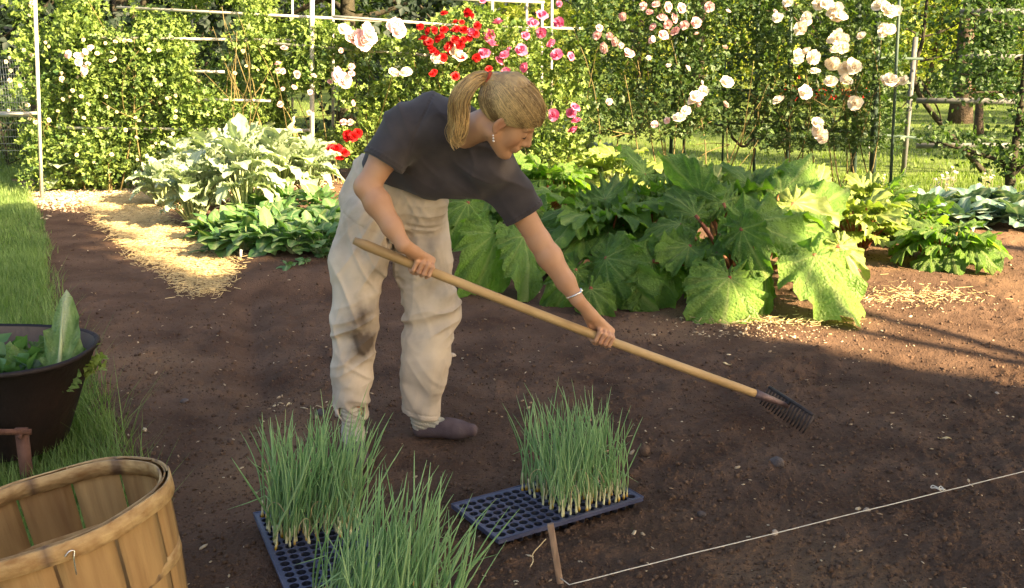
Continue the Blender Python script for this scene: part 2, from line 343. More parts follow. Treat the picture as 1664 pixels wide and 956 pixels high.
Mx = rot_rand(len(x)) * s[:, None, None] * R.uniform(.6, 1.1, (len(x), 1, 3)); mb = MB(); inst(mb, IV, IF, Mx, np.stack([x, y, hzf(x, y) + s * .2], -1), R.uniform(0, 1, len(x)))
tag(ob('soil_crumbs', mb.mesh('soil_crumbs', M['crumb'])), 'small dark crumbs and clods scattered over the raked soil', 'soil crumbs', kind='stuff')
x, y = fan_pts(750, 2.4, 10.3); x2_, y2_ = G(1250, 530)[:2]; 
cx = [(G(1250, 525)[:2], .28, .09, 240), (G(1470, 487)[:2], .25, .13, 200), (G(960, 300)[:2], 1.0, .8, 700), (G(1220, 545)[:2], .22, .07, 160), (G(480, 655)[:2], .12, .08, 25), (G(160, 315)[:2], .95, .42, 9000)]
for c, sx, sy, n in cx: x = np.concatenate([x, c[0] + R.normal(0, sx, n)]); y = np.concatenate([y, c[1] + R.normal(0, sy, n)])
ok = (x > grass_edge(y)) & (y < 11.5); x = x[ok]; y = y[ok]; s = R.lognormal(-5.2, .35, len(x)) * np.where(y > 8, 2.2, 1)
Mx = rot_rand(len(x), 2.) * s[:, None, None] * np.array([1.6, .8, .3]); mb = MB(); inst(mb, IV, IF, Mx, np.stack([x, y, hzf(x, y) + s * .3], -1), R.uniform(0, 1, len(x)))
tag(ob('wood_chips', mb.mesh('wood_chips', M['chip'])), 'pale wood chips scattered over the soil and heaped by the trellis', 'wood chips', kind='stuff')
px_ = np.array(STRAW); n = 60000; x = R.uniform(px_[:, 0].min(), px_[:, 0].max(), n); y = R.uniform(px_[:, 1].min(), px_[:, 1].max(), n)
ok = poly_in(x, y, STRAW); x, y = x[ok] + R.normal(0, .05, ok.sum()), y[ok] + R.normal(0, .08, ok.sum())
for c, sx, sy, n in ((G(1480, 482)[:2], .22, .12, 260), (G(1260, 525)[:2], .2, .06, 200)): x = np.concatenate([x, c[0] + R.normal(0, sx, n)]); y = np.concatenate([y, c[1] + R.normal(0, sy, n)])
k = len(x); a = R.uniform(0, np.pi, k); tl = R.normal(0, .25, k); l = R.uniform(.008, .032, k); wd = .0016
d = np.stack([np.cos(a) * np.cos(tl), np.sin(a) * np.cos(tl), np.sin(tl)], -1); e = np.stack([-np.sin(a), np.cos(a), 0 * a], -1); f = np.cross(d, e)
Mx = np.stack([d * l[:, None], e * wd, f * wd], -1)
PV = A([-1, -1, -.6], [-1, 1, -.6], [-1, 0, 1], [1, -1, -.6], [1, 1, -.6], [1, 0, 1]); PF = [[0, 1, 4, 3], [1, 2, 5, 4], [2, 0, 3, 5]]
mb = MB(); inst(mb, PV, PF, Mx, np.stack([x, y, hz(x, y) + .012 + R.uniform(0, .02, k)], -1), R.uniform(0, 1, k))
tag(ob('straw', mb.mesh('straw', M['straw'])), 'golden straw mulch covering the path between the beds', 'straw', kind='stuff')

def stone(px, py, w_, h_, mt, label, seed):
    g = G(px, py); rr = np.random.default_rng(seed); n = 12; V = []; Fq = []
    for a in range(7):
        for b in range(n):
            th = np.pi * a / 6; ph = 2 * np.pi * b / n; v = A(math.sin(th) * math.cos(ph), math.sin(th) * math.sin(ph), math.cos(th))
            V.append(v * (1 + .5 * float(fbm(v[0] * 1.3 + seed, v[1] * 1.3, v[2] * 1.3, 3))) * A(w_, w_ * .75, h_))
    for a in range(6):
        for b in range(n): Fq.append([a * n + b, a * n + (b + 1) % n, (a + 1) * n + (b + 1) % n, (a + 1) * n + b][::-1])
    o = ob('stone', mesh('stone', V, np.array(Fq), mt, True), loc=(g[0], g[1], float(hz(g[0], g[1])) + h_ * .45)); o.rotation_euler = (0, 0, rr.uniform(0, 3)); tag(o, label, 'stone')
stone(1262, 760, .036, .018, M['stone'], 'flat dark stone lying on the soil below the rake head', 1)
stone(1258, 872, .014, .012, M['pale_stone'], 'small round pale pebble touching the garden string', 2)
stone(735, 580, .020, .014, M['pale_stone'], 'pale oval stone behind the knee of the raking woman', 3)
stone(1140, 842, .016, .012, M['stone'], 'grey pebble on bare soil right of the seedling tray', 4)
stone(523, 672, .028, .018, M['stone'], 'grey stone among debris left of the trouser cuff', 5)
stone(1620, 640, .014, .01, M['pale_stone'], 'tan pebble near the right edge of the sunlit soil', 6)
stone(300, 655, .022, .010, M['stone'], 'low dark stone in the soil path between grass and legs', 8)
stone(1408, 837, .012, .009, M['pale_stone'], 'tiny tan pebble just below the middle of the string', 9)

# ------------------------------------------------------------------ foliage
SPRIG = []; SF = []
def leaf_t(base, d, n, L, W):
    d = nrm(d); n = nrm(np.array(n) - d * np.dot(n, d)); s = np.cross(n, d); b = len(SPRIG)
    base = np.array(base, float)
    for v in (base, base + d * L * .5 - s * W + n * L * .10, base + d * L - n * L * .12, base + d * L * .5 + s * W + n * L * .10): SPRIG.append(v)
    SF.extend([[b, b + 1, b + 2], [b, b + 2, b + 3]])
leaf_t((.5, 0, 0), (1, 0, 0), (0, 0, 1), 1, .34)
leaf_t((.45, 0, 0), (.4, 1, .1), (0, 0, 1), .85, .30); leaf_t((.45, 0, 0), (.4, -1, .1), (0, 0, 1), .85, .30)
leaf_t((0, 0, 0), (.2, 1, .1), (0, 0, 1), .75, .28); leaf_t((0, 0, 0), (.2, -1, .1), (0, 0, 1), .75, .28)
SPRIG = np.array(SPRIG); SF = np.array(SF)
S3 = SPRIG[:12]; S3F = SF[:6]; S1 = SPRIG[:4] - A(.5, 0, 0); S1F = SF[:2]
def foliage(name, pts, size, mt, parent, tmpl=(S3, S3F), up=.6, label=None):
    k = len(pts); Mx = rot_rand(k, up) * (size * R.uniform(.6, 1.25, k))[:, None, None]
    mb = MB(); inst(mb, tmpl[0], tmpl[1], Mx, np.asarray(pts), R.uniform(0, 1, k))
    return tag(ob(name, mb.mesh(name, mt), parent), label, kind='stuff')

ROSEV = []; ROSEF = []
for ring, (rr, hh, n, op) in enumerate(((.25, .55, 3, .1), (.55, .45, 5, .45), (1., .15, 6, .95))):
    for q in range(n):
        a = 2 * math.pi * (q + .35 * ring) / n; da = math.pi / n * 1.15; b = len(ROSEV)
        for (f, z) in ((.12, -.25), (.75, hh * .55 if ring else .3), (1., hh + (.1 if ring < 2 else 0))):
            for s in (-1, 0, 1):
                r_ = rr * f * (1 + (.08 if s == 0 else 0)); ROSEV.append([math.cos(a + da * s) * r_, math.sin(a + da * s) * r_, z - (0.08 if s == 0 else 0)])
        for u in range(2):
            for v in range(2): ROSEF.append([b + u * 3 + v, b + u * 3 + v + 1, b + u * 3 + v + 4, b + u * 3 + v + 3])
ROSE_M = {}
def rose_mesh(mt):
    if mt not in ROSE_M:
        ROSE_M[mt] = []
        for q in range(3):
            V = np.array(ROSEV) * (1 + .25 * (R.uniform(size=(len(ROSEV), 1)) - .5)); rr = np.repeat(R.uniform(0, 1, 14), 9)
            ROSE_M[mt].append(mesh('rose_flower', V, np.array(ROSEF), M[mt], True, {'rnd': rr}))
    return random.choice(ROSE_M[mt])
def flower(parent, p, size, mt):
    z = nrm(A(-p[0] * .12, -1, .55) + R.normal(0, .45, 3)); x = nrm(np.cross(z, R.normal(size=3)))
    return ob('rose_flower', rose_mesh(mt), parent, M=frame(x, z, np.asarray(p) - np.array(parent.location), size))

def cane(mb, p0, p1, r=.008, bend=.15):
    c = (np.array(p0) + p1) / 2 + R.normal(0, bend, 3) * [1, .4, .3]; mb.tube(bez(p0, c, p1, n=7), np.linspace(r, r * .4, 7), 5)
def climbing_rose(label, x0, x1, base, top, Y0, Y1, n, mt, mtop, flowers, size=.034, hole=.47, canes=7, under=.1, seed=0, lo=0.):
    """flowers: list of (px, py, radius, petal)"""
    cx0 = (x0 + x1) / 2; root = empty('climbing_rose', (cx0, (Y0 + Y1) / 2, base), label, 'rose'); o = np.array(root.location)
    n = int(n * 1.7); size = size * 1.15; hole = hole - .015; m = int(n * 4.4); p = np.stack([R.uniform(x0 - .12, x1 + .12, m), R.uniform(Y0, Y1, m), R.uniform(base + lo, mtop, m)], -1)
    p = p[p[:, 1] > Y0 + .30 * vn(p[:, 0] * 2.6, p[:, 2] * 2.6, seed * 1.3, 5) ** 1.3]; tz = top(p[:, 0]) + .25 * fbm(p[:, 0] * 3, 1., seed, 3); d = fbm(p[:, 0] * 2.4, p[:, 1] * 2.4, p[:, 2] * 2.4 + seed, 4) + .5
    edge = np.minimum(p[:, 0] - x0, x1 - p[:, 0]); thin = np.clip((p[:, 2] - base) / .35, 0, 1) * .12
    p = p[(p[:, 2] < tz) & (d + thin > hole + .0 + .10) & (edge > -.12 + .1 * d)][:n]
    foliage('foliage', p - o, size, mt, root)
    mb = MB()
    for q in range(canes):
        b = A(R.uniform(x0 + .1, x1 - .1), R.uniform(Y0 + .1, Y1), base - .03); c = A(b[0] + R.normal(0, .3), R.uniform(Y0, Y1), R.uniform(.9, 1.8)); cane(mb, b - o, c - o)
        for e in range(2): f = c * [1, 1, .6 + .3 * e] + R.normal(0, .25, 3); cane(mb, (b * .5 + c * .5) - o, f - o, .005)
    ob('canes', mb.mesh('canes', M['cane'], True), root)
    for px, py, r, pm in flowers:
        flower(root, P(px, py, Y0 - R.uniform(.0, .1)), r, pm)
    return root
YL = 10.5
def fl(lst, r, pm, jit=0): return [(x + R.normal(0, jit), y + R.normal(0, jit), r * R.uniform(.8, 1.2), pm) for x, y in lst]
rnd_fl = lambda n, x0, x1, y0, y1, r, pm: [(R.uniform(x0, x1), R.uniform(y0, y1), r * R.uniform(.7, 1.25), pm) for _ in range(n)]
pink_l = [(585, 58), (597, 52), (575, 62), (590, 68), (602, 62), (643, 42), (648, 50), (553, 127), (548, 120), (560, 132), (715, 98), (708, 95), (741, 86), (748, 92), (735, 80), (660, 118), (560, 48), (640, 118)]
red_l = [(690, 62), (700, 50), (709, 58), (760, 35), (770, 60), (745, 58), (735, 72), (728, 80), (708, 125), (742, 130), (765, 25), (745, 35), (757, 42), (695, 75), (780, 95), (785, 118), (752, 66), (718, 48), (686, 54), (740, 48), (776, 45), (722, 62)]
red2_l = [(575, 218), (567, 222), (583, 214), (545, 243), (550, 256), (540, 240), (556, 248)]
mag_l = [(808, 35), (800, 72), (790, 85), (815, 100), (862, 36), (908, 40), (882, 52), (895, 68), (928, 90), (905, 85), (855, 55), (845, 82), (932, 170), (930, 183), (935, 197), (898, 186), (880, 22), (822, 88), (930, 208), (795, 60), (848, 110), (820, 118)]
pale_l = [(975, 45), (990, 60), (1010, 30), (1020, 85), (980, 82), (1065, 10), (1075, 30), (1085, 15), (1090, 45), (1100, 48), (1155, 12), (1135, 35), (1075, 55), (1055, 20), (1098, 30), (1105, 12), (970, 60), (1060, 42), (1112, 40), (1000, 72), (1045, 8)]
white_l = [(1282, 5), (1330, 8), (1360, 12), (1440, 12), (1455, 15), (1428, 8), (1448, 20), (1313, 35), (1300, 47), (1360, 30), (1368, 24), (1362, 52), (1352, 68), (1370, 75), (1360, 62), (1372, 60), (1400, 58), (1438, 45), (1446, 52), (1434, 54), (1300, 90), (1308, 82), (1296, 100), (1350, 105), (1388, 108), (1375, 112), (1384, 102), (1348, 135), (1380, 130), (1371, 126), (1265, 25), (1183, 132), (1145, 150), (1135, 157), (1128, 164), (1118, 175), (1104, 187), (1267, 160), (1333, 218), (1336, 224), (1329, 210), (1445, 130), (1437, 134), (1460, 138), (1466, 132), (1393, 168), (1308, 148), (1358, 82), (1354, 98), (1342, 5), (1352, 20), (1311, 27), (1324, 92), (1326, 110), (1332, 200)]
def tp(*pts):
    xs = [P(a, b, YL)[0] for a, b in pts]; zs = [P(a, b, YL)[2] for a, b in pts]; return lambda x: np.interp(x, xs, zs)
Xl = lambda px: P(px, 100, YL)[0]
climbing_rose('cream flowered climbing rose on the white pole beside the grass', Xl(26), Xl(150), 0, lambda x: 2.3 + 0 * x, YL - .25, YL + .35, 4200, M['rose_leaf'], 2.5, rnd_fl(30, 0, 150, 0, 200, .018, 'cream_petal'), seed=1)
climbing_rose('dense climbing rose with small cream blooms filling the left trellis', Xl(135), Xl(300), 0, tp((100, 30), (200, 60), (215, 15), (300, 30)), YL - .3, YL + .35, 5200, M['rose_leaf'], 2.5, rnd_fl(46, 120, 300, 60, 290, .018, 'cream_petal') + rnd_fl(10, 110, 160, 70, 130, .032, 'blush_petal'), seed=2)
climbing_rose('tall leafy climbing rose nearly without flowers on the left trellis', Xl(290), Xl(440), 0, lambda x: 2.3 + 0 * x, YL - .3, YL + .35, 4400, M['rose_leaf'], 2.5, rnd_fl(14, 300, 440, 60, 260, .017, 'cream_petal'), seed=3, hole=.49)
climbing_rose('climbing rose with large blush pink blooms behind the collards', Xl(425), Xl(640), 0, tp((400, 20), (470, 30), (560, 45), (640, 55)), YL - .3, YL + .35, 5000, M['rose_leaf'], 2.5, fl(pink_l[:10], .080, 'blush_petal') + fl(red2_l, .052, 'red_petal', 2) + rnd_fl(22, 440, 620, 60, 220, .028, 'pale_pink_petal'), seed=4, hole=.49)
climbing_rose('red climbing rose blooming above the stooping woman', Xl(630), Xl(800), 0, tp((630, 60), (690, 40), (760, 5), (800, 20)), YL - .3, YL + .3, 4000, M['rose_leaf'], 2.5, fl(red_l, .040, 'red_petal', 6) + fl([(a + 2, b + 10) for a, b in red_l], .034, 'red_petal', 16) + fl(mag_l[:6], .036, 'pink_petal', 22) + fl(pink_l[10:], .055, 'white_petal'), seed=5)
climbing_rose('magenta climbing rose at the right end of the left trellis', Xl(790), Xl(945), 0, tp((790, 15), (860, 30), (945, 60)), YL - .1, YL + .5, 3600, M['rose_leaf'], 2.5, fl(mag_l, .052, 'pink_petal', 2), seed=6, hole=.49)
climbing_rose('pale pink rambling rose in shade left of the garden arch', Xl(950), Xl(1130), 0, lambda x: 2.4 + 0 * x, YL - .0, YL + .7, 3600, M['rose_leaf_shaded'], 2.5, fl(pale_l, .045, 'pale_pink_petal', 2) + rnd_fl(10, 960, 1120, 60, 220, .03, 'blush_petal'), seed=7, hole=.41, lo=.5, canes=9)
climbing_rose('sparse rose spray between the pale pink and white ramblers', Xl(1120), Xl(1260), 0, lambda x: 2.4 + 0 * x, YL, YL + .6, 2600, M['rose_leaf_shaded'], 2.5, rnd_fl(8, 1120, 1260, 10, 200, .03, 'blush_petal'), seed=8, hole=.44, lo=.55, canes=5)
climbing_rose('white rambling rose with heavy flower clusters on the green posts', Xl(1250), Xl(1475), 0, lambda x: 2.4 + 0 * x, YL - .1, YL + .6, 4600, M['rose_leaf_shaded'], 2.5, fl(white_l, .060, 'white_petal', 2), seed=9, hole=.40, lo=.4, canes=12)

# trellises
def pole(mb_name, parent, p0, p1, r, mt):
    mb = MB(); o = np.array(parent.location); mb.tube([np.array(p0) - o, np.array(p1) - o], r, 8); return ob(mb_name, mb.mesh(mb_name, mt, True), parent)
tr = empty('rose_trellis', (-3., YL, 0), 'white pipe trellis carrying the climbing roses at the left', 'trellis')
for (a, b, Yq, r) in (((57, 0), (68, 322), 10.1, .018), ((98, 60), (100, 290), 10.9, .02), ((507, -20), (507, 262), 10.4, .024), ((541, -20), (541, 120), 11.0, .016), ((475, -20), (475, 245), 10.9, .012), ((310, 0), (322, 250), 10.95, .014), ((800, -30), (800, 250), 10.95, .016)):
    p0 = P(*a, Yq); p1 = P(*b, Yq); p1 = p0 + (p1 - p0) * (p0[2] + .05) / (p0[2] - p1[2]); pole('post', tr, p0 + (p0 - p1) * .12, p1, r, M['pipe'])
for a, b, Yq, Yr in (((120, 61), (480, 66), 10.44, 10.5), ((190, 12), (620, 34), 10.44, 10.5), ((420, 69), (720, 92), 10.42, 10.45), ((95, 208), (510, 212), 10.46, 10.46), ((320, 162), (440, 164), 10.4, 10.4), ((540, 27), (745, 42), 10.3, 10.38), ((300, 116), (365, 117), 10.4, 10.4), ((0, 187), (62, 184), 10.3, 10.2)):
    pole('rail', tr, P(*a, Yq), P(*b, Yr), .014, M['pipe'])
t2 = empty('arbor_frame', (4.4, 17, 0), 'thin pale pipe frame standing on the lawn behind the roses', 'frame')
for px, y0, y1 in ((856, -10, 190), (881, 2, 190), (897, 0, 190)): pole('post', t2, P(px, y0, 15.8), [P(px, y0, 15.8)[0], 15.8, -.05], .02, M['pipe'])
for a, b in (((700, -2), (885, 4)), ((800, 44), (945, 47))): pole('rail', t2, P(*a, 15.7), P(*b, 15.7), .02, M['pipe'])
t3 = empty('rose_trellis', (3., YL + .4, 0), 'dark green post and wire trellis under the white roses', 'trellis')
for (a, b, Yq, r) in (((1424, 0), (1417, 308), 10.75, .036), ((1392, 0), (1387, 290), 11.1, .034), ((1458, 0), (1446, 322), 10.4, .016), ((1098, 60), (1090, 250), 12.2, .022), ((1112, 60), (1112, 250), 12.2, .016), ((1282, 0), (1282, 240), 11.8, .022), ((1230, 0), (1228, 240), 11.8, .018), ((1180, 0), (1175, 250), 11.9, .012)):
    p0 = P(*a, Yq); pole('post', t3, p0 + A(0, 0, .5), A(P(*b, Yq)[0], Yq, -.05), r, M['green_post'])
for a, b in (((1160, 88), (1500, 96)), ((1130, 145), (1430, 152)), ((1090, 192), (1500, 225)), ((1150, 200), (1180, 205))): pole('rail', t3, P(*a, 11.3), P(*b, 11.0), .014, M['green_post'])
for q, (cx_, w_) in enumerate(((1208, 24), (1258, 26))):
    mb = MB(); pts = [P(cx_ - w_, 100, 11.6), P(cx_ - w_, 205, 11.6), P(cx_ - w_ * .4, 232, 11.6), P(cx_, 238, 11.6), P(cx_ + w_ * .4, 232, 11.6), P(cx_ + w_, 205, 11.6), P(cx_ + w_, 100, 11.6)]
    mb.tube(spline([p - np.array(t3.location) for p in pts], 6), .017, 6); ob('bent_hoop', mb.mesh('bent_hoop', M['dark_bark'], True), t3)
t4 = empty('espalier_fence', (5.6, 11.4, 0), 'low rail fence supporting the espaliered apple tree', 'fence')
for a, b, Yq in (((1490, 158), (1700, 170), 11.7), ((1490, 232), (1700, 242), 11.7), ((1560, 92), (1700, 94), 11.5), ((1560, 20), (1700, 18), 11.5)):
    mb = MB(); p = P(*a, Yq); q = P(*b, Yq); mb.box((p + q) / 2 - np.array(t4.location), (np.linalg.norm(q - p) / 2, .012, .03)); ob('rail', mb.mesh('rail', M['rail_grey']), t4)
for px in (1488, 1690): pole('post', t4, P(px, 60, 11.75), A(P(px, 60, 11.75)[0], 11.75, -.05), .03, M['rail_grey'])
# wire screen at far left
ws = empty('wire_fence', (-6.2, 11.8, 0), 'wire mesh fence panel behind the grass strip at far left', 'fence')
a0, a1 = P(-60, 98, 11.6), P(45, 98, 11.6); zt, zb = P(0, 98, 11.6)[2], P(0, 184, 11.6)[2]; mb = MB(); o = np.array(ws.location)
for q in range(26):
    f = q / 25; xx = a0[0] + (a1[0] - a0[0]) * f; mb.tube([A(xx, 11.6, zt) - o, A(xx, 11.6, zb - .5) - o], .0025, 4)
for q in range(14):
    zz = zt - .075 * q; mb.tube([A(a0[0], 11.6, zz) - o, A(a1[0], 11.6, zz) - o], .003, 4)
ob('wire_mesh', mb.mesh('wire_mesh', M['wire']), ws)
mb = MB(); mb.box(A((a0[0] + a1[0]) / 2, 11.58, zb - .01) - o, ((a1[0] - a0[0]) / 2 + .05, .02, .028)); ob('rail', mb.mesh('rail', M['pipe']), ws)
for xx in (a0[0], a1[0]): mb = MB(); mb.box(A(xx, 11.62, (zt) / 2) - o, (.025, .025, zt / 2 + .03)); ob('post', mb.mesh('post', M['dark_bark']), ws)

# ------------------------------------------------------------------ trees, shrubs
def limb_path(p0, p1, k=.12, n=8):
    p0 = np.array(p0, float); p1 = np.array(p1, float); c = (p0 + p1) / 2 + R.normal(0, k, 3) * np.linalg.norm(p1 - p0); return bez(p0, c, p1, n=n)
def tree(label, x, y, h, cr, n, mt, bark, group=None, tr_=.12, zc=.62, leaf=.09, cat='tree', name='tree', rz=.38, low=1.6, tmpl=(S3, S3F), trunk=True):
    root = empty(name, (x, y, -.05), label, cat, group); mb = MB(); top = A(R.normal(0, .2), R.normal(0, .2), h * .8)
    path = limb_path((0, 0, 0), top, .04, 10); mb.tube(path, np.linspace(tr_, tr_ * .2, 10) * np.r_[1.35, np.ones(9)], 9); limbs = MB()
    cl = []
    for q in range(11):
        b = path[3 + q % 6] if h > 3 else path[1 + q % 6]; a = q * 2.4 + R.uniform(0, .5); e = A(math.cos(a) * cr * R.uniform(.5, .9), math.sin(a) * cr * R.uniform(.5, .9), h * R.uniform(zc - .25, zc + .25))
        lp = limb_path(b, e, .1); limbs.tube(lp, np.linspace(tr_ * .4, tr_ * .08, 8), 6); cl += [lp[4], lp[6], lp[7]]
    ob('trunk', mb.mesh('trunk', bark, True), root); ob('limbs', limbs.mesh('limbs', bark, True), root)
    m = n * 4; u = R.normal(size=(m, 3)); u /= np.linalg.norm(u, axis=1)[:, None]; rad = R.uniform(.35, 1, m) ** .6
    p = u * rad[:, None] * A(cr, cr, h * rz) + A(0, 0, h * zc)
    d = fbm(p[:, 0] * 1.1 + x, p[:, 1] * 1.1 + y, p[:, 2] * 1.1, 3) + .5; out = rad - .35 * (d - .5) * 2
    p = p[(d > .5) & (out < .95) & (p[:, 2] > low)][:n]
    foliage('crown', p, leaf, mt, root, tmpl)
    return root
# far sunlit shrub border across the lawn
for q in range(13):
    x = -9 + q * 3.0 + R.normal(0, .3); y = 25.5 + R.normal(0, .7)
    if q < 3: y = 30
    tree('%s %s shrub in the border beyond the lawn, %s' % (['tall', 'broad', 'round', 'loose'][q % 4], ['yellow-green', 'sunlit', 'bright green'][q % 3],
         ['far behind the left roses', 'behind the wire fence', 'behind the cream rose', 'behind the red rose', 'above the head of the woman', 'behind the magenta rose', 'behind the pale frame', 'seen under the pale pink roses', 'behind the bent hoops', 'behind the white roses', 'between the two far trunks', 'right of the orange lit trunk', 'at the right edge of the lawn'][q]),
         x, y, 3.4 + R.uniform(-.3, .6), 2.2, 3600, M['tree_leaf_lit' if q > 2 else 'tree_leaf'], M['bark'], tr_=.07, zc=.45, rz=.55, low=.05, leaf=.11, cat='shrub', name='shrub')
# dark trees at the upper left, and woodland beyond
for q, (x, y, h, c_) in enumerate(((-8.6, 15.5, 5.5, 2.6), (-5.2, 14.8, 6., 2.5), (-2.6, 16.5, 6.2, 2.3), (-11.5, 18, 7, 3.2))):
    tree('shade-darkened evergreen %s' % ['behind the wire fence', 'in shadow behind the cream roses', 'in shadow behind the leafy trellis', 'furthest left beyond the fence'][q], x, y, h, c_, 5200, M['tree_leaf_shaded'], M['dark_bark'], tr_=.16, zc=.45, rz=.5, low=.1, leaf=.12, cat='evergreen tree', name='evergreen_tree')
p = np.stack([R.uniform(-45, 60, 60000), R.uniform(34, 42, 60000), R.uniform(0, 11, 60000)], -1); p = p[fbm(p[:, 0] * .4, p[:, 1] * .4, p[:, 2] * .4, 3) > -.06]
foliage('woodland', p, .38, M['tree_leaf'], None, label='green woodland closing the view behind the far shrubs')['category'] = 'woodland'
# low dark shrubs at the left by the fence
for q, (px, py, w_) in enumerate(((15, 275, .5), (60, 262, .35))):
    g = G(px, py); tree(['dark leafy shrub at the far end of the grass strip', 'small dark shrub beside the white pole'][q], g[0], g[1], 1.1, w_, 2200, M['rose_leaf_shaded'], M['dark_bark'], tr_=.02, zc=.45, rz=.5, low=.02, leaf=.035, cat='shrub', name='shrub')
g = G(1560, 200); tree('mature tree with orange lit trunk on the far lawn', g[0] * 1.0, g[1], 8, 3.2, 3500, M['tree_leaf'], M['bark'], tr_=.17, zc=.7, low=2.3, leaf=.13)
g = G(1590, 222); tr5 = tree('thin leaning young tree on the lawn left of the apple', g[0], g[1], 3.4, 1.1, 700, M['tree_leaf'], M['bark'], tr_=.07, zc=.75, low=1.6, leaf=.07)
g = G(1130, 175); tree('old tree on the far lawn behind the pale pink rose', g[0], g[1], 8, 3, 3200, M['tree_leaf'], M['bark'], tr_=.15, zc=.7, low=2.2, leaf=.13)
for q, (px, py) in enumerate(((1305, 170), (1357, 172), (1600, 166))):
    g = G(px, py); r_ = empty('red_clump', (g[0], g[1], 0), ['low red clump standing in for a chair on the far lawn edge', 'small dark red clump standing in for a chair right of its redder neighbour', 'reddish low shrub beyond the orange lit trunk'][q], 'shrub')  # first two red clumps stand in for garden chairs
    m = 500; u = R.normal(0, 1, (m, 3)) * [.30, .2, .14]; u[:, 2] = np.abs(u[:, 2]) + .05; foliage('foliage', u, .06, M['rose_leaf_shaded'], r_); u = R.normal(0, 1, (260, 3)) * [.3, .2, .13]; u[:, 2] = np.abs(u[:, 2]) + .15; foliage('blossom', u, .055, M['red_petal'], r_)
# espaliered apple tree at the right
g = G(1642, 330); ap = empty('apple_tree', (g[0], g[1], 0), 'espaliered apple tree with bent limbs at the right edge', 'tree'); o = np.array(ap.location); Ya = g[1]
mb = MB(); mb.tube(spline([A(g[0], Ya, -.08), P(1642, 300, Ya), P(1641, 282, Ya)], 5) - o, np.linspace(.055, .045, 10), 10); ob('trunk', mb.mesh('trunk', M['dark_bark'], True), ap)
tips = []
for pts, r in ((((1641, 284), (1625, 262), (1590, 250), (1545, 237), (1505, 228)), .03), (((1642, 284), (1655, 200), (1664, 120), (1670, 40)), .04), (((1643, 284), (1668, 268), (1700, 262), (1760, 250)), .03), (((1660, 150), (1600, 150), (1550, 152)), .016), (((1666, 90), (1620, 110), (1590, 122), (1560, 120)), .016), (((1668, 50), (1620, 35), (1570, 20)), .016), (((1655, 210), (1700, 190), (1750, 170)), .016)):
    pa = spline([P(a, b, Ya + R.normal(0, .03)) for a, b in pts], 5) - o; mb = MB(); mb.tube(pa, np.linspace(r, r * .4, len(pa)), 7); ob('limb', mb.mesh('limb', M['dark_bark'], True), ap); tips += list(pa[2:])
tips = np.array(tips); p = tips[R.integers(0, len(tips), 3000)] + R.normal(0, 1, (3000, 3)) * [.10, .10, .09] + A(0, 0, .05)
foliage('foliage', p[:2200], .06, M['rose_leaf_shaded'], ap, (S1, S1F)); 
g = G(1500, 250); ap2 = empty('apple_tree', (g[0], 11.9, 0), 'leafy trained apple between the green posts and the rail fence', 'tree'); mb = MB()
o = np.array(ap2.location); pa = spline([A(o[0], 11.9, -.05), P(1492, 150, 11.9), P(1500, 60, 11.9), P(1510, -30, 11.9)], 6) - o; mb.tube(pa, np.linspace(.035, .015, len(pa)), 8); ob('trunk', mb.mesh('trunk', M['dark_bark'], True), ap2)
mb = MB(); 
for a, b in (((1495, 100), (1560, 80)), ((1497, 60), (1570, 30)), ((1497, 60), (1450, 40)), ((1494, 130), (1530, 200)), ((1494, 130), (1460, 180))): mb.tube(limb_path(P(*a, 11.9) - o, P(*b, 11.9) - o), np.linspace(.014, .006, 8), 6)
ob('limbs', mb.mesh('limbs', M['dark_bark'], True), ap2)
p = np.stack([R.normal(0, .42, 16000), R.normal(0, .2, 16000), R.uniform(.85, 2.7, 16000)], -1); p = p[(fbm(p[:, 0] * 3, p[:, 1] * 3, p[:, 2] * 3, 3) > .0)][:7000]; foliage('foliage', p, .06, M['rose_leaf_shaded'], ap2, (S1, S1F))
# white daisies on the lawn edge
p = []; 
for px, py, s_, n in ((1540, 314, 9, 14), (1598, 312, 6, 7), (1625, 325, 5, 5), (1515, 318, 5, 5), (1440, 310, 4, 4), (1605, 306, 4, 3), (1412, 252, 3, 3), (1550, 300, 3, 3)):
    for _ in range(n): p.append(G(px + R.normal(0, s_), py + R.normal(0, 3), .0) + [0, 0, .10 + R.uniform(0, .08)])
p = np.array(p); DV = [[0, 0, .1]] + [[math.cos(a * .5236) * (1 if a % 2 else .45), math.sin(a * .5236) * (1 if a % 2 else .45), 0] for a in range(12)]; DF = [[0, 1 + a, 1 + (a + 1) % 12] for a in range(12)]
mb = MB(); inst(mb, np.array(DV), DF, rot_rand(len(p), 1.2) * .022, p, R.uniform(0, 1, len(p)))
for q in p: mb.tube([q, q * [1, 1, 0]], .002, 3, cap=False)
tag(ob('daisies', mb.mesh('daisies', M['white_petal'])), 'small white daisies flowering on the lawn edge by the apple tree', 'daisies', kind='stuff')

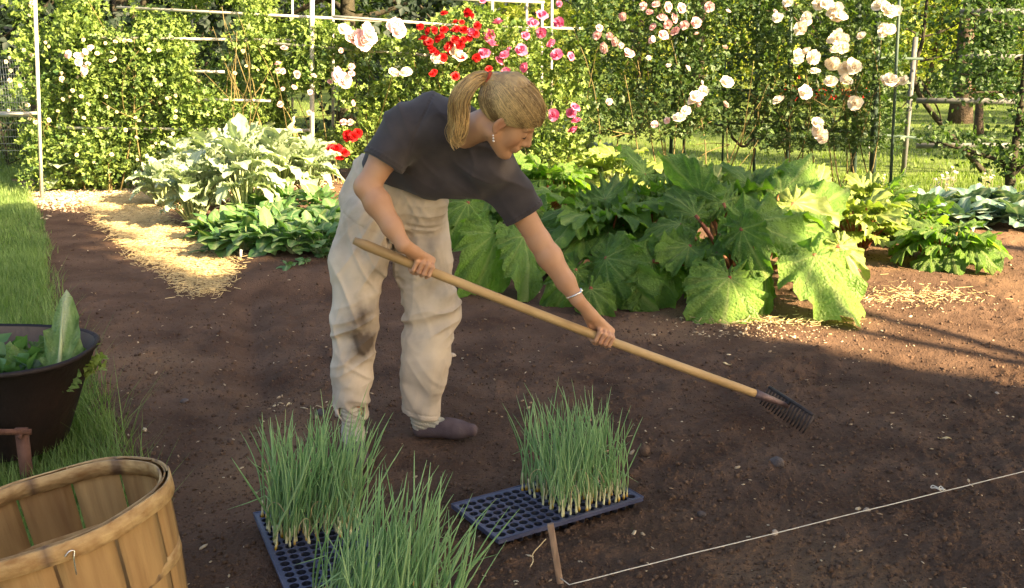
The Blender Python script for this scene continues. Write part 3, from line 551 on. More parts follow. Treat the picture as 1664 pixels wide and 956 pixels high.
# ------------------------------------------------------------------ big-leaved vegetables
def leaf_mesh(name, outline, veins, mt, nA=44, nR=9, ruffle=.06, freq=9, pucker=.02, droop=.15, cup=0., seed=0, holes=True, vw=.035):
    """outline(t): radius at angle t (0 = tip) about the petiole joint; unit-length leaf, x = midrib"""
    rg = np.random.default_rng(seed); t = np.linspace(-np.pi, np.pi, nA + 1)[:-1]; rr = np.linspace(0, 1, nR + 1)[1:]
    T, Q = np.meshgrid(t, rr); ro = outline(T) * (1 + .05 * np.sin(T * 17 + seed) + .07 * (vn(T * 4 + 9, seed * 1.7) - .5))
    x = np.cos(T) * ro * Q; y = np.sin(T) * ro * Q; h = np.zeros_like(x); vein = np.zeros_like(x)
    for va in veins:
        dist = np.abs(np.sin(np.clip(T - va, -1.5, 1.5))) * Q * ro; vein = np.maximum(vein, np.clip(1 - dist / (vw * (1.15 - Q)), 0, 1) * (np.abs(T - va) < 1))
        h = h - pucker * .9 * np.exp(-(dist / .05) ** 2) * Q
    # side veins between the main ones
    sv = np.abs(np.sin(Q * 9 - np.abs(np.sin(T * 2.6)) * 3.2)); vein = np.maximum(vein, np.clip(.26 - sv, 0, 1) * 1.1 * (Q > .25)); h = h + pucker * sv * np.minimum(Q * 2, 1) * (1 - Q * .3)
    h = h + ruffle * Q ** 2.6 * (np.sin(T * freq + seed) + .7 * np.sin(T * freq * 1.83 + 2 * seed)) + ruffle * .35 * Q ** 4 * np.sin(T * freq * 3.3 + seed) + pucker * 1.2 * (vn(x * 9, y * 9, seed) - .5)
    h = h - droop * np.maximum(x, 0) ** 2 * 1.0 + cup * y ** 2 - .05 * Q
    V = np.concatenate([[[0, 0, 0]], np.stack([x, y, h], -1).reshape(-1, 3)])
    F4 = []; F3 = []
    for b in range(nA):
        b2 = (b + 1) % nA; F3.append([0, 1 + b, 1 + b2])
        for a in range(nR - 1):
            if holes and a > 1 and rg.uniform() < .006: continue
            F4.append([1 + a * nA + b, 1 + (a + 1) * nA + b, 1 + (a + 1) * nA + b2, 1 + a * nA + b2])
    return mesh(name, V, [np.array(F3), np.array(F4)], mt, True, {'vein': np.r_[.8, vein.ravel()]})
def heart(w_=.62, back=.32):
    def f(t):
        c = np.cos(t); a = np.abs(t); r = np.where(a < np.pi / 2, 1 / np.sqrt(np.maximum(c, 0) ** 2 + (np.sin(t) / w_) ** 2), w_ * (1 - (a - np.pi / 2) / (np.pi / 2) * (1 - back / w_)))
        return r * (1 - .45 * np.exp(-((a - np.pi) / .28) ** 2))
    return f
def oval(w_=.33):              # leaf whose joint is at one end
    def f(t):
        a = np.abs(t); return np.where(a < np.pi / 2, 1 / np.sqrt(np.maximum(np.cos(t), .0) ** 2 + (np.sin(t) / w_) ** 2), w_ * (1 - .62 * (a - np.pi / 2) / (np.pi / 2)))
    return f
def lobed(w_, back, sd):
    h_ = heart(w_, back)
    def f(t): return h_(t) * (1 + .03 * np.sin(t * 5 + sd) + .035 * np.cos(t * 9 + sd * 2) + .06 * (vn(t * 9 + 30, sd) - .5))
    return f
HRS = leaf_mesh('leaf', oval(.21), (0,), M['cut_leaf'], nA=80, nR=9, ruffle=.07, freq=19, pucker=.045, droop=.1, cup=-.6, seed=77, vw=.03)
RHK = dict(nA=72, nR=12, pucker=.030, vw=.018)
RH = [leaf_mesh('leaf', lobed(.50 + .05 * (q % 3), .33, q), (0, .6, -.6, 1.3, -1.3), M['rhubarb'], ruffle=.085 + .018 * (q % 3), freq=8 + 1.5 * q, droop=(.05, .3, .5, .2, .7, .1, .4)[q], cup=(-.3, .25, -.5, .1, -.2, .4, -.6)[q], seed=q + 1, **RHK) for q in range(7)]
RY = [leaf_mesh('leaf', lobed(.52, .33, q + 9), (0, .5, -.5, 1.1, -1.1), M['rhubarb_yellow_lit'], ruffle=.08, freq=11 + 2 * q, droop=.3, cup=(-.3, .3, 0)[q], seed=q + 11, **RHK) for q in range(3)]
CO = [leaf_mesh('leaf', oval(.42 + .05 * q), (0,), M['collard'], nA=40, nR=7, ruffle=.085, freq=13 + q, pucker=.035, droop=-.15 + .3 * q, cup=.6, seed=q + 21, vw=.05) for q in range(4)]
CB = [leaf_mesh('leaf', oval(.45 + .05 * q), (0,), M['cabbage'], nA=30, nR=6, ruffle=.05, freq=7, pucker=.02, droop=.1 + .2 * q, cup=.5, seed=q + 31, vw=.05) for q in range(3)]
BE = [leaf_mesh('leaf', oval(.36 + .06 * q), (0,), M['beet'], nA=22, nR=5, ruffle=.07, freq=6, pucker=.03, droop=.3 * q, cup=-.2, seed=q + 41, vw=.06) for q in range(4)]
for me_ in RH: pass
def stalk(parent, p0, p1, r0, r1, mt, sag=.0):
    p0 = np.array(p0, float); p1 = np.array(p1, float); c = (p0 + p1) / 2 + A(0, 0, .12 + sag) * np.linalg.norm((p1 - p0)[:2]); mb = MB(); mb.tube(bez(p0, c, p1, n=7), np.linspace(r0, r1, 7), 6)
    return ob('stalk', mb.mesh('stalk', mt, True), parent)
def leafy(name, label, cat, px, py, n, rad, hgt, size, leaves, smt, group=None, pitch=(.1, .9), r0=.012, stem=None, up=0., z=None, az0=0, lo=.25, exclude=None):
    g = G(px, py); zz = float(hz(g[0], g[1])) if z is None else z; root = empty(name, (g[0], g[1], zz), label, cat, group)
    for q in range(n):
        f = (q + .5) / n; a = q * 2.399 + az0 + R.uniform(-.3, .3); rr = rad * (.25 + .75 * f ** .7) * R.uniform(.8, 1.15); h = hgt * (lo + (1 - lo) * (1 - f) ** .7) * R.uniform(.85, 1.15)
        d2 = A(math.cos(a), math.sin(a), 0); p = d2 * rr * .6 + A(0, 0, h)
        el = pitch[0] + (pitch[1] - pitch[0]) * (1 - f) + R.uniform(-.25, .25)
        d = d2 * math.cos(el) + A(0, 0, math.sin(el)); nn = -d2 * math.sin(el) + A(0, 0, math.cos(el)) + R.normal(0, .22, 3) + A(0, 0, up)
        sz = size * R.uniform(.7, 1.15)
        stalk(root, A(d2[0] * .02, d2[1] * .02, 0), p, r0, r0 * .55, smt)
        ob('leaf', random.choice(leaves), root, M=frame(d, nn, p, sz * A(1, R.uniform(.85, 1.1), 1)))
    if stem:
        mb = MB(); mb.tube([[0, 0, -.03], [0, 0, hgt * .5]], [stem, stem * .8], 7); ob('stem', mb.mesh('stem', smt, True), root)
    return root
# hero rhubarb: leaves read off the photograph and set at their depths
hg = G(1195, 468); hero = empty('rhubarb_plant', (hg[0], hg[1], float(hz(hg[0], hg[1]))), 'tallest rhubarb plant with huge crinkled leaves spilling over the sunlit soil', 'rhubarb')
def hero_leaf(root, bx, by, tx, ty, Yb, Yt, wf=1., face=(-.1, -.75, .65), k=0, yellow=False, st=True):
    o = np.array(root.location); b = P(bx, by, Yb); t_ = P(tx, ty, Yt); L = np.linalg.norm(t_ - b)
    me = (RY if yellow else RH)[(k + int(tx)) % (3 if yellow else 7)]
    ob('leaf', me, root, M=frame(t_ - b, np.array(face) + R.normal(0, .38, 3), b - o, L * A(1, wf, 1)))
    if st: stalk(root, R.normal(0, .05, 3) * [1, 1, 0], b - o, .020, .013, M['stalk_red'])
for a in ((1185, 452, 1182, 552, 5.75, 5.45, 1.15, (0, -1, .25), 0), (1325, 415, 1385, 522, 5.9, 5.5, 1.0, (-.1, -1, .4), 1), (1215, 360, 1335, 395, 6.1, 5.95, .9, (-.2, -.7, .8), 3),
          (1205, 372, 1240, 445, 5.95, 5.75, .9, (-.3, -1, .4), 2), (1255, 345, 1345, 330, 6.5, 6.5, 1.0, (0, -.6, .9), 0), (1270, 315, 1320, 255, 6.8, 7., 1., (.1, -.9, .5), 3),
          (1215, 300, 1200, 240, 7., 7.2, .9, (0, -1, .4), 1), (1140, 320, 1075, 250, 6.7, 6.9, .75, (-.2, -.9, .5), 3), (1130, 350, 1090, 300, 6.5, 6.6, .9, (-.3, -.8, .6), 4), (1175, 330, 1150, 262, 6.6, 6.8, .8, (-.1, -1, .3), 2),
          (1240, 430, 1262, 505, 5.95, 5.7, .7, (.3, -1, .4), 4), (1120, 400, 1075, 430, 6.1, 5.9, .8, (-.3, -.8, .6), 1), (1105, 365, 1040, 375, 6.3, 6.2, .8, (-.2, -.7, .8), 0), (1290, 375, 1400, 365, 6.3, 6.3, .7, (.2, -.6, .8), 4),
          (1150, 410, 1125, 470, 6.1, 5.9, .8, (-.3, -1, .4), 3), (1310, 350, 1385, 300, 6.7, 6.8, .8, (.2, -.9, .5), 2), (1090, 430, 1010, 470, 6.05, 5.8, .9, (-.3, -.9, .6), 2), (1060, 425, 1075, 508, 6., 5.75, .8, (.1, -1, .4), 0),
          (1230, 310, 1255, 262, 7., 7.1, .8, (.2, -1, .4), 4), (1180, 390, 1215, 420, 6.2, 6.1, .8, (.2, -1, .3), 1)):
    hero_leaf(hero, *a)
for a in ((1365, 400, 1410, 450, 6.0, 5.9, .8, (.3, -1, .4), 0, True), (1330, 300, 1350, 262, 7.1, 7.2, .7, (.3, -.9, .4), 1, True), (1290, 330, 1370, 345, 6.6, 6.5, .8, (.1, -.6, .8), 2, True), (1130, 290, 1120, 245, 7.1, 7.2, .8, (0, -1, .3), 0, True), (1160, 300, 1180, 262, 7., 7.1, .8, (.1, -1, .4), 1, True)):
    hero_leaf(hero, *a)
leafy('rhubarb_plant', 'rhubarb plant hidden under the tall one, filling its shaded base', 'rhubarb', 1200, 432, 22, .46, .60, .28, RH, M['stalk_red'], pitch=(-.4, .8))
lp = leafy('rhubarb_plant', 'shaded rhubarb plant just right of the trouser leg', 'rhubarb', 815, 405, 26, .46, .40, .29, RH, M['stalk_red'], pitch=(-.5, .5))
for a in ((805, 380, 795, 460, 6.3, 6.0, 1., (0, -1, .5), 0), (850, 385, 880, 460, 6.3, 6.0, .9, (.1, -1, .6), 1), (760, 330, 735, 370, 6.6, 6.4, .9, (-.2, -.9, .6), 2)): hero_leaf(lp, *a)
lp = leafy('rhubarb_plant', 'bluish green rhubarb plant behind the outstretched arm', 'rhubarb', 975, 440, 28, .52, .42, .31, RH, M['stalk_red'], pitch=(-.5, .5), az0=1)
for a in ((1045, 415, 1060, 505, 6.1, 5.8, 1., (-.1, -1, .5), 3), (985, 420, 1025, 480, 6.0, 5.7, 1., (-.2, -.9, .6), 1), (935, 440, 905, 510, 6.0, 5.8, .8, (-.2, -1, .4), 2), (960, 470, 985, 520, 5.8, 5.65, .9, (0, -1, .5), 4)): hero_leaf(lp, *a)
leafy('rhubarb_plant', 'low rhubarb plant between the shaded clump and the tallest one', 'rhubarb', 1060, 400, 26, .52, .48, .30, RH, M['stalk_red'], pitch=(-.4, .6), az0=2)
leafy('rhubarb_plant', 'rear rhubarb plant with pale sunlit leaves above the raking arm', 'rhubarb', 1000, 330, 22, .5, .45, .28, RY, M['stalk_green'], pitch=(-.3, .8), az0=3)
leafy('rhubarb_plant', 'rhubarb plant behind the shirt sleeve in deep green', 'rhubarb', 890, 345, 22, .5, .36, .28, RH, M['stalk_red'], pitch=(-.3, .6), az0=4)
leafy('rhubarb_plant', 'yellow-lit rhubarb plant right of the tallest one', 'rhubarb', 1395, 410, 24, .42, .38, .23, RY, M['stalk_red'], pitch=(-.3, .8), az0=5)
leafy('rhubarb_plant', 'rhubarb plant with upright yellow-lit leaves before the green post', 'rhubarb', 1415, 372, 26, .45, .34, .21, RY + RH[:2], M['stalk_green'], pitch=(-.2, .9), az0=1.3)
leafy('rhubarb_plant', 'sprawling green rhubarb plant with red stalks at the right bed corner', 'rhubarb', 1535, 428, 28, .5, .24, .21, RH, M['stalk_red'], pitch=(-.4, .5), az0=.4)
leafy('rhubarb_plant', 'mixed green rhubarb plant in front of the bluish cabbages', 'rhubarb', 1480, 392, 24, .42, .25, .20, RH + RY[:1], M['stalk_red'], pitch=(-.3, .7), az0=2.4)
# collards in the left bed
for q, (px, py, h, s_, lab) in enumerate(((268, 338, .40, .30, 'leftmost collard plant at the straw path corner'), (318, 372, .52, .34, 'front left collard plant with bare lower stem'), (400, 372, .74, .40, 'tall collard plant with upright white-green leaves'),
        (350, 335, .62, .32, 'pale collard plant behind the front left one'), (455, 345, .60, .40, 'broad collard plant with sunlit spreading leaves'), (505, 340, .50, .36, 'collard plant nearest the woman at the back'),
        (430, 312, .55, .32, 'rear collard plant against the trellis foot'), (300, 318, .50, .30, 'rear left collard plant by the chip path'))):
    leafy('collard_plant', lab, 'collard', px, py, 50, .30, h * .92, s_ * .45, CO, M['stalk_green'], 'collards in the left bed', pitch=(-.1, 1.15), stem=.016, lo=.35, az0=q)
# low beet greens in front of them
bp = [(345, 395), (362, 420), (385, 385), (400, 425), (395, 404), (425, 395), (440, 432), (430, 414), (458, 385), (470, 415), (480, 438), (500, 398), (508, 428), (530, 412), (525, 440), (545, 392), (550, 430), (415, 372), (470, 366), (520, 370), (375, 402), (450, 402)]
bn = ['at the straw edge', 'closest to the white plant marker', 'under the tall collard', 'beside the second plant marker', 'inside the left half of the patch', 'amid the middle of the patch', 'on the front edge of the bed', 'just behind the front edge', 'behind the middle of the patch', 'right of the patch centre', 'lowest on the front edge', 'touching the broad collard', 'second from the trouser leg in front', 'beside the trouser leg', 'yellow-green and nearest the trouser leg in front', 'hidden partly by the trouser pocket', 'behind the knee of the left trouser leg', 'at the rear left of the patch', 'at the rear centre of the patch', 'at the rear right of the patch', 'second from the straw edge', 'in the very centre of the patch']
for q, ((px, py), lab) in enumerate(zip(bp, bn)): leafy('beet_plant', 'low leafy beet plant ' + lab, 'beet plant', px, py, 24, .19, .16, .125, BE, M['stalk_green'], 'beet greens in the left bed', pitch=(-.1, 1.0), r0=.005, lo=.2, az0=q)
for q, (px, py, lab) in enumerate(((110, 308, 'small pale brassica by the foot of the white pole'), (165, 298, 'young upright brassica on the wood chips'))): leafy('brassica_plant', lab, 'brassica', px, py, 9, .2, .30, .26, CO, M['stalk_green'], pitch=(-.1, 1.), r0=.008, az0=q)
for q, (px, py, lab) in enumerate(((868, 288, 'pale kale plant under the chin of the woman'), (905, 275, 'pale kale plant beside the magenta rose foot'), (935, 285, 'small kale plant at the edge of the rear chips'))): leafy('kale_plant', lab, 'kale', px, py, 15, .3, .42, .26, CO, M['stalk_green'], pitch=(-.1, 1.1), r0=.009, az0=q)
for q, (px, py, lab) in enumerate(((1515, 352, 'blue-green cabbage behind the sprawling rhubarb'), (1560, 368, 'grey-green cabbage left of the apple trunk'), (1608, 366, 'low bluish cabbage right in front of the apple trunk'), (1655, 372, 'dusky cabbage cut by the right frame edge'), (1580, 345, 'rear cabbage near the daisies'), (1640, 345, 'cabbage behind the apple trunk'))):
    leafy('cabbage_plant', lab, 'cabbage', px, py, 16, .24, .13, .19, CB, M['stalk_green'], 'cabbages in the right bed', pitch=(.0, 1.0), r0=.009, az0=q)
for px, py, h, lab in ((365, 418, .08, 'small white plant marker left of the beet patch'), (392, 438, .07, 'white plant marker at the front of the beet patch'), (1578, 385, .10, 'white plant marker under the blue cabbages')):
    g = G(px, py); mb = MB(); mb.box((0, 0, h / 2), (.008, .0012, h / 2)); tp_ = MB(); o_ = ob('plant_marker', mb.mesh('plant_marker', M['label_white']), loc=(g[0], g[1], float(hz(g[0], g[1])))); o_.rotation_euler = (.12, .1, .3); tag(o_, lab, 'plant marker')
g = G(125, 306); mb = MB(); mb.tube([[-.12, 0, .03], [.12, .01, .03]], .022, 8); tag(ob('red_pot', mb.mesh('red_pot', M['red_paint'], True), loc=(g[0], g[1], 0)), 'small red object lying by the foot of the white pole', 'pot')
# weeds on the soil
for q, (px, py) in enumerate(((470, 462), (495, 455), (528, 445))): leafy('seedling_weed', ['tiny weed seedling on the dark soil before the beets', 'tiny weed seedling nearer the trouser leg', 'larger yellow-green weed at the bed edge by the trousers'][q], 'weed', px, py, 5, .04, .03, .05, BE, M['stalk_green'], r0=.002)

# ------------------------------------------------------------------ rake
RK0 = P(575, 391, 3.66); RK1 = P(1228, 640, 4.10); rd = nrm(RK1 - RK0)
rk = empty('garden_rake', tuple(RK1), 'long wooden handled garden rake with iron bow head held over the soil', 'rake'); o = RK1
mb = MB(); tt = np.linspace(0, 1, 40); pa = RK0 + (RK1 - RK0) * tt[:, None]; pa[:, 2] += -.012 * np.sin(tt * np.pi); rr = np.interp(tt, [0, .012, .03, .1, .5, .93, 1], [.013, .0185, .0195, .0185, .0175, .018, .0165]); mb.tube(pa - o, rr, 14)
me = mb.mesh('handle', M['handle'], True); V = np.empty(len(me.vertices) * 3, np.float32); me.vertices.foreach_get('co', V); V = V.reshape(-1, 3); s_ = (V @ rd) / np.linalg.norm(RK1 - RK0) + 1
a = me.attributes.new('worn', 'FLOAT', 'POINT'); a.data.foreach_set('value', (np.clip(1 - s_ / .25, 0, 1) * .45 + .35 * np.clip(fbm(s_ * 30, V[:, 2] * 30, 0, 3) * 2, 0, 1)).astype(np.float32)); ob('handle', me, rk)
EL = G(1228, 630, .085); ER = G(1310, 684, .085)
C0 = RK1 + rd * .17; mb = MB(); mb.tube([-rd * .005, rd * .06, rd * .17], [.0195, .016, .010], 12); ob('ferrule', mb.mesh('ferrule', M['ferrule'], True), rk)
hx = nrm(ER - EL); HW = .18; hc = C0 + rd * .012; hc[2] = max(hc[2], .075); HL = hc - hx * HW; HR = hc + hx * HW
mb = MB(); mb.tube([HL - o, hc - o, HR - o], [.008, .0095, .008], 8, flat=.8); ob('head_bar', mb.mesh('head_bar', M['iron'], True), rk)
mb = MB(); mb.tube([rd * .16, (hc - o)], [.010, .008], 8); ob('neck', mb.mesh('neck', M['iron'], True), rk)
td = nrm(A(-.45, -.25, -1.) - hx * np.dot(A(-.45, -.25, -1.), hx)); mb = MB(); mb.tube([[0, 0, 0], td * .05, td * .085 - rd * .006], [.0048, .0042, .0018], 6, flat=1.7)
tm = mb.mesh('tine', M['iron'], True)
for q in range(15): ob('tine', tm, rk, loc=tuple(hc + hx * HW * (q / 7. - 1) * .98 - o))

# ------------------------------------------------------------------ modelling with distance fields (used for the woman)
class Sdf:
    """smooth union of tapered capsules and ellipsoids, surfaced as one continuous mesh"""
    def __init__(s, k=.02): s.p = []; s.k = k; s.sub = []; s.disp = None; s.cut = []
    def cone(s, a, b, ra, rb, k=None, flat=None, fs=1.): s.p.append(('c', np.array(a, float), np.array(b, float), ra, rb, s.k if k is None else k, None if flat is None else nrm(flat), fs)); return s
    def chain(s, pts, rs, **kw):
        for q in range(len(pts) - 1): s.cone(pts[q], pts[q + 1], rs[q], rs[q + 1], **kw)
        return s
    def ell(s, c, r, Rm=None, k=None): s.p.append(('e', np.array(c, float), np.array(r, float), np.eye(3) if Rm is None else np.array(Rm), 0, s.k if k is None else k, None, 1)); return s
    @staticmethod
    def d1(q, X):
        if q[0] == 'c':
            _, a, b, ra, rb, k, n, fs = q; ab = b - a; pa = X - a; t = np.clip(pa @ ab / (ab @ ab + 1e-12), 0, 1); v = pa - t[:, None] * ab
            if n is not None: v = v + (v @ n)[:, None] * n * (1 / fs - 1); 
            return (np.sqrt((v * v).sum(1)) - (ra + (rb - ra) * t)) * (min(1, fs * 1.2) if n is not None else 1)
        _, c, r, Rm, _, k, _, _ = q; p = (X - c) @ Rm; k0 = np.sqrt(((p / r) ** 2).sum(1)); k1 = np.sqrt(((p / r ** 2) ** 2).sum(1)) + 1e-9; return k0 * (k0 - 1) / k1
    def ev(s, X, prims=None):
        d = None
        for q in (s.p if prims is None else prims):
            e = s.d1(q, X)
            if d is None: d = e; continue
            k = q[5]; h = np.clip(.5 + .5 * (d - e) / k, 0, 1); d = d * (1 - h) + e * h - k * h * (1 - h)
        for q, k in s.sub:
            e = -s.d1(q, X); h = np.clip(.5 - .5 * (d - e) / k, 0, 1); d = d * (1 - h) + e * h + k * h * (1 - h)
        if s.disp is not None:
            nr_ = np.abs(d) < .045; d = d.copy()
            if nr_.any(): d[nr_] += s.disp(X[nr_])
        for (pt, n, rad) in s.cut:
            e = (X - pt) @ n
            if rad: e = np.where(((X - pt) ** 2).sum(1) < rad * rad, e, -1.)
            d = np.maximum(d, e)
        return d
    def surf(s, h, B=20):
        lo = np.min([np.minimum(q[1] - (max(q[3], q[4]) if q[0] == 'c' else q[2].max()), (q[2] - max(q[3], q[4])) if q[0] == 'c' else q[1]) for q in s.p], 0) - .03
        hi = np.max([np.maximum(q[1] + (max(q[3], q[4]) if q[0] == 'c' else q[2].max()), (q[2] + max(q[3], q[4])) if q[0] == 'c' else q[1]) for q in s.p], 0) + .03
        nb = np.ceil((hi - lo) / (h * B)).astype(int); idx = np.stack(np.meshgrid(*[np.arange(n) for n in nb], indexing='ij'), -1).reshape(-1, 3)
        cen = lo + (idx + .5) * h * B; Rb = h * B * .87; E = np.stack([s.d1(q, cen) for q in s.p], 1); mn = E.min(1); keep = np.abs(s.ev(cen)) < Rb * 1.6 + .035
        off = np.stack(np.meshgrid(*[np.arange(-1, B + 1)] * 3, indexing='ij'), -1); Np = (nb * B + 4); VV = []; VK = []; QQ = []
        def key(i): i = i + 2; return (i[..., 0] * Np[1] + i[..., 1]) * Np[2] + i[..., 2]
        for bi in np.nonzero(keep)[0]:
            base = idx[bi] * B; I = off + base; X = lo + I * h; pr = [s.p[q] for q in np.nonzero(E[bi] < mn[bi] + 2 * Rb + .08)[0]]
            D = s.ev(X.reshape(-1, 3), pr).reshape(X.shape[:3]); S = D < 0
            if S.all() or not S.any(): continue
            n = B + 1; acc = np.zeros((n, n, n, 3)); cnt = np.zeros((n, n, n))
            for ax in range(3):
                o1, o2 = [a for a in range(3) if a != ax]
                for u in (0, 1):
                    for v in (0, 1):
                        sa = [None] * 3; sb = [None] * 3; sa[ax] = slice(0, n); sb[ax] = slice(1, n + 1); sa[o1] = sb[o1] = slice(u, u + n); sa[o2] = sb[o2] = slice(v, v + n)
                        a = D[tuple(sa)]; b = D[tuple(sb)]; c = (a < 0) != (b < 0); t = np.where(c, a / np.where(c, a - b, 1), 0); q = np.zeros((n, n, n, 3)); q[..., ax] = t; q[..., o1] = u; q[..., o2] = v
                        acc += q * c[..., None]; cnt += c
            act = cnt > 0; cell = I[:n, :n, :n][act]; VV.append(lo + (cell + acc[act] / cnt[act][:, None]) * h); VK.append(key(cell))
            for ax in range(3):
                o1, o2 = [a for a in range(3) if a != ax]; sl_ = [slice(1, n)] * 3; s2 = list(sl_); s2[ax] = slice(2, n + 1)
                a = S[tuple(sl_)]; b = S[tuple(s2)]; c = a != b
                if not c.any(): continue
                cc = I[1:n, 1:n, 1:n][c]; e1_ = np.zeros(3, int); e1_[o1] = 1; e2_ = np.zeros(3, int); e2_[o2] = 1
                q = np.stack([key(cc), key(cc - e1_), key(cc - e1_ - e2_), key(cc - e2_)], -1); fl = (a[c] if ax != 1 else ~a[c]); q[~fl] = q[~fl][:, ::-1]; QQ.append(q)
        V = np.concatenate(VV); K = np.concatenate(VK); Q = np.concatenate(QQ); Ku, first = np.unique(K, return_index=True); Fq = np.searchsorted(Ku, Q); V = V[first]
        return V, Fq
    def build(s, name, h, mt, parent, o, attrs=None, B=20):
        V, Fq = s.surf(h, B); at = {k_: f(V) for k_, f in (attrs or {}).items()}
        return ob(name, mesh(name, V - o, Fq, mt, True, at), parent)

# ------------------------------------------------------------------ the woman
PO = np.array([-.45, 3.95, 0.]); woman = empty('person', tuple(PO), 'woman in charcoal shirt and khaki trousers bending over to rake the soil', 'person')
hipR, kneR, ankR = P(597, 350, 3.99), P(578, 525, 3.84), P(573, 700, 3.80)
hipL, kneL, ankL = P(680, 348, 4.12), P(706, 492, 4.00), P(684, 683, 3.95)
pel = P(640, 315, 4.05); waist = P(655, 270, 4.00); chest = P(715, 222, 3.86); ubk = P(742, 200, 3.80); neck0 = P(755, 215, 3.76)
shR, elR, wrR = P(655, 205, 3.78), P(597, 303, 3.72), P(655, 398, 3.64)
shL, elL, wrL = P(805, 272, 3.90), P(875, 390, 3.90), P(938, 487, 3.86)
# head frame
hs = 1.07; hf = nrm(A(.77, .06, -.62)); hu = A(.60, -.22, .76); hu = nrm(hu - hf * (hu @ hf)); hl = np.cross(hu, hf)    # forward, up, her left (away)
HR_ = np.stack([hf, hl, hu], 1); ear0 = P(812, 203, 3.58); HC = ear0 - HR_ @ (A(-.008, -.080, 0) * hs)
def H(x, y, z): return HC + HR_ @ (A(x, y, z) * hs)
b = Sdf(.02)
# trunk and legs under the clothes
b.cone(pel, waist, .085, .07, k=.05).cone(waist, chest, .07, .07, k=.05).cone(chest, ubk, .07, .045, k=.05)
b.cone(ubk, neck0, .045, .046, k=.03).cone(ubk, shR, .035, .04, k=.03).cone(chest, shL, .045, .04, k=.03)
for h_, k_, a_ in ((hipR, kneR, ankR), (hipL, kneL, ankL)): b.cone(pel * .4 + h_ * .6, k_, .07, .045, k=.04).cone(k_, a_, .045, .032, k=.03)
b.cone(neck0, H(-.035, 0, -.05), .052 * 1.05, .052 * hs, k=.03)
# arms
def arm(s_, e_, w_, out):
    m = (s_ + e_) / 2; b.chain([s_, m, e_], [.050, .051, .042], k=.02); f1 = e_ + (w_ - e_) * .28; f2 = e_ + (w_ - e_) * .7
    b.cone(e_, f1, .041, .047, k=.02).cone(f1, f2, .047, .036, k=.02).cone(f2, w_, .036, .0265, k=.02)
    b.ell(e_ + out * .010, (.030, .030, .030), k=.03)
arm(shR, elR, wrR, nrm(A(-1, -.2, -.6))); arm(shL, elL, wrL, nrm(A(.3, -.6, -.5)))
# hands closed round the handle
def hp_(px): t = (px - 575) / (1228 - 575.); return RK0 + (RK1 - RK0) * t + A(0, 0, -.012 * math.sin(min(max(t, 0), 1) * math.pi))
def hand(w_, pxc, dirs, hsz=1., phi0=0.):
    c = hp_(pxc); tc2 = nrm(A(0, -1, .25) - rd * (A(0, -1, .25) @ rd)); wv = nrm(np.cross(tc2, rd)); wv = wv if wv[2] > 0 else -wv
    def at(off, ang, rad): an = math.radians(ang + phi0); return c + rd * off + (tc2 * math.cos(an) + wv * math.sin(an)) * rad
    mcp = []
    for q, (off, r_, ln) in enumerate(((-.031, .0086, .92), (-.0105, .0093, 1.), (.0105, .0092, 1.), (.030, .0080, .90))):
        off *= hsz * dirs; j0 = at(off * .9, 92, .040); j1 = at(off, 28, .033 * ln + .002); j2 = at(off * 1.02, -38, .0290); j3 = at(off * 1.0, -92, .0265); j4 = at(off * .98, -128, .0255)
        mcp.append(j0); b.cone(j0, j1, r_ * 1.12, r_ * 1.02, k=.004).cone(j1, j2, r_ * 1.02, r_ * .93, k=.004).cone(j2, j3, r_ * .93, r_ * .86, k=.004).cone(j3, j4, r_ * .86, r_ * .78, k=.003)
        b.ell(j1, (r_ * 1.10,) * 3, k=.003)
    for j0 in mcp: b.cone(w_ + (j0 - w_) * .12, j0, .0150, .0115, k=.012)
    b.cone(w_, (w_ + c) / 2 + (np.mean(mcp, 0) - c) * .35, .0235, .022, k=.015)
    b.cone((w_ + np.mean(mcp, 0)) / 2, at(0, 130, .034), .016, .014, k=.012)
    t0 = w_ + (at(0, 160, .03) - w_) * .35; t1 = at(-.026 * dirs, 165, .036); t2_ = at(-.030 * dirs, 215, .031); t3 = at(-.020 * dirs, 255, .029)
    b.cone(t0, t1, .0165, .0125, k=.012).cone(t1, t2_, .0125, .0105, k=.005).cone(t2_, t3, .0105, .0088, k=.004)
hand(wrR, 672, 1); hand(wrL, 955, 1, phi0=0)
# head and face
def he(c, r, k=.015, Rm=None): b.ell(H(*c), np.array(r) * hs, HR_ if Rm is None else HR_ @ Rm, k)
def hc_(a, a2, r1, r2, k=.012): b.cone(H(*a), H(*a2), r1 * hs, r2 * hs, k)
he((-.012, 0, .045), (.096, .075, .086), .02); he((.036, 0, -.012), (.054, .055, .080), .025)
for s_ in (-1, 1):
    hc_((-.004, s_ * .050, -.045), (.062, s_ * .014, -.088), .021, .018, .03); he((.052, s_ * .036, -.016), (.024, .022, .030), .025)
    hc_((.083, s_ * .014, .034), (.072, s_ * .046, .032), .0095, .008, .014)
    he((.073, s_ * .031, .010), (.0155, .0155, .0135), .004)
    hc_((.086, s_ * .020, .0035), (.078, s_ * .044, .003), .0030, .0025, .003)
    hc_((.102, s_ * .010, -.0240), (.096, s_ * .012, -.024), .0068, .006, .005)
    Re = np.array(Matrix.Rotation(s_ * -.30, 3, 'Z')) @ np.array(Matrix.Rotation(.25, 3, 'Y'))
    he((-.008, s_ * .080, .002), (.0185, .0055, .031), .006, Re); he((-.006, s_ * .079, -.026), (.009, .005, .010), .005)
hc_((.083, 0, .036), (.094, 0, .008), .012, .012, .012); hc_((.080, 0, .010), (.096, 0, -.016), .015, .013, .010); he((.078, 0, -.088), (.018, .022, .016), .018); hc_((.089, 0, .022), (.112, 0, -.012), .0075, .0095, .010); he((.112, 0, -.0185), (.0105, .0105, .0095), .006)
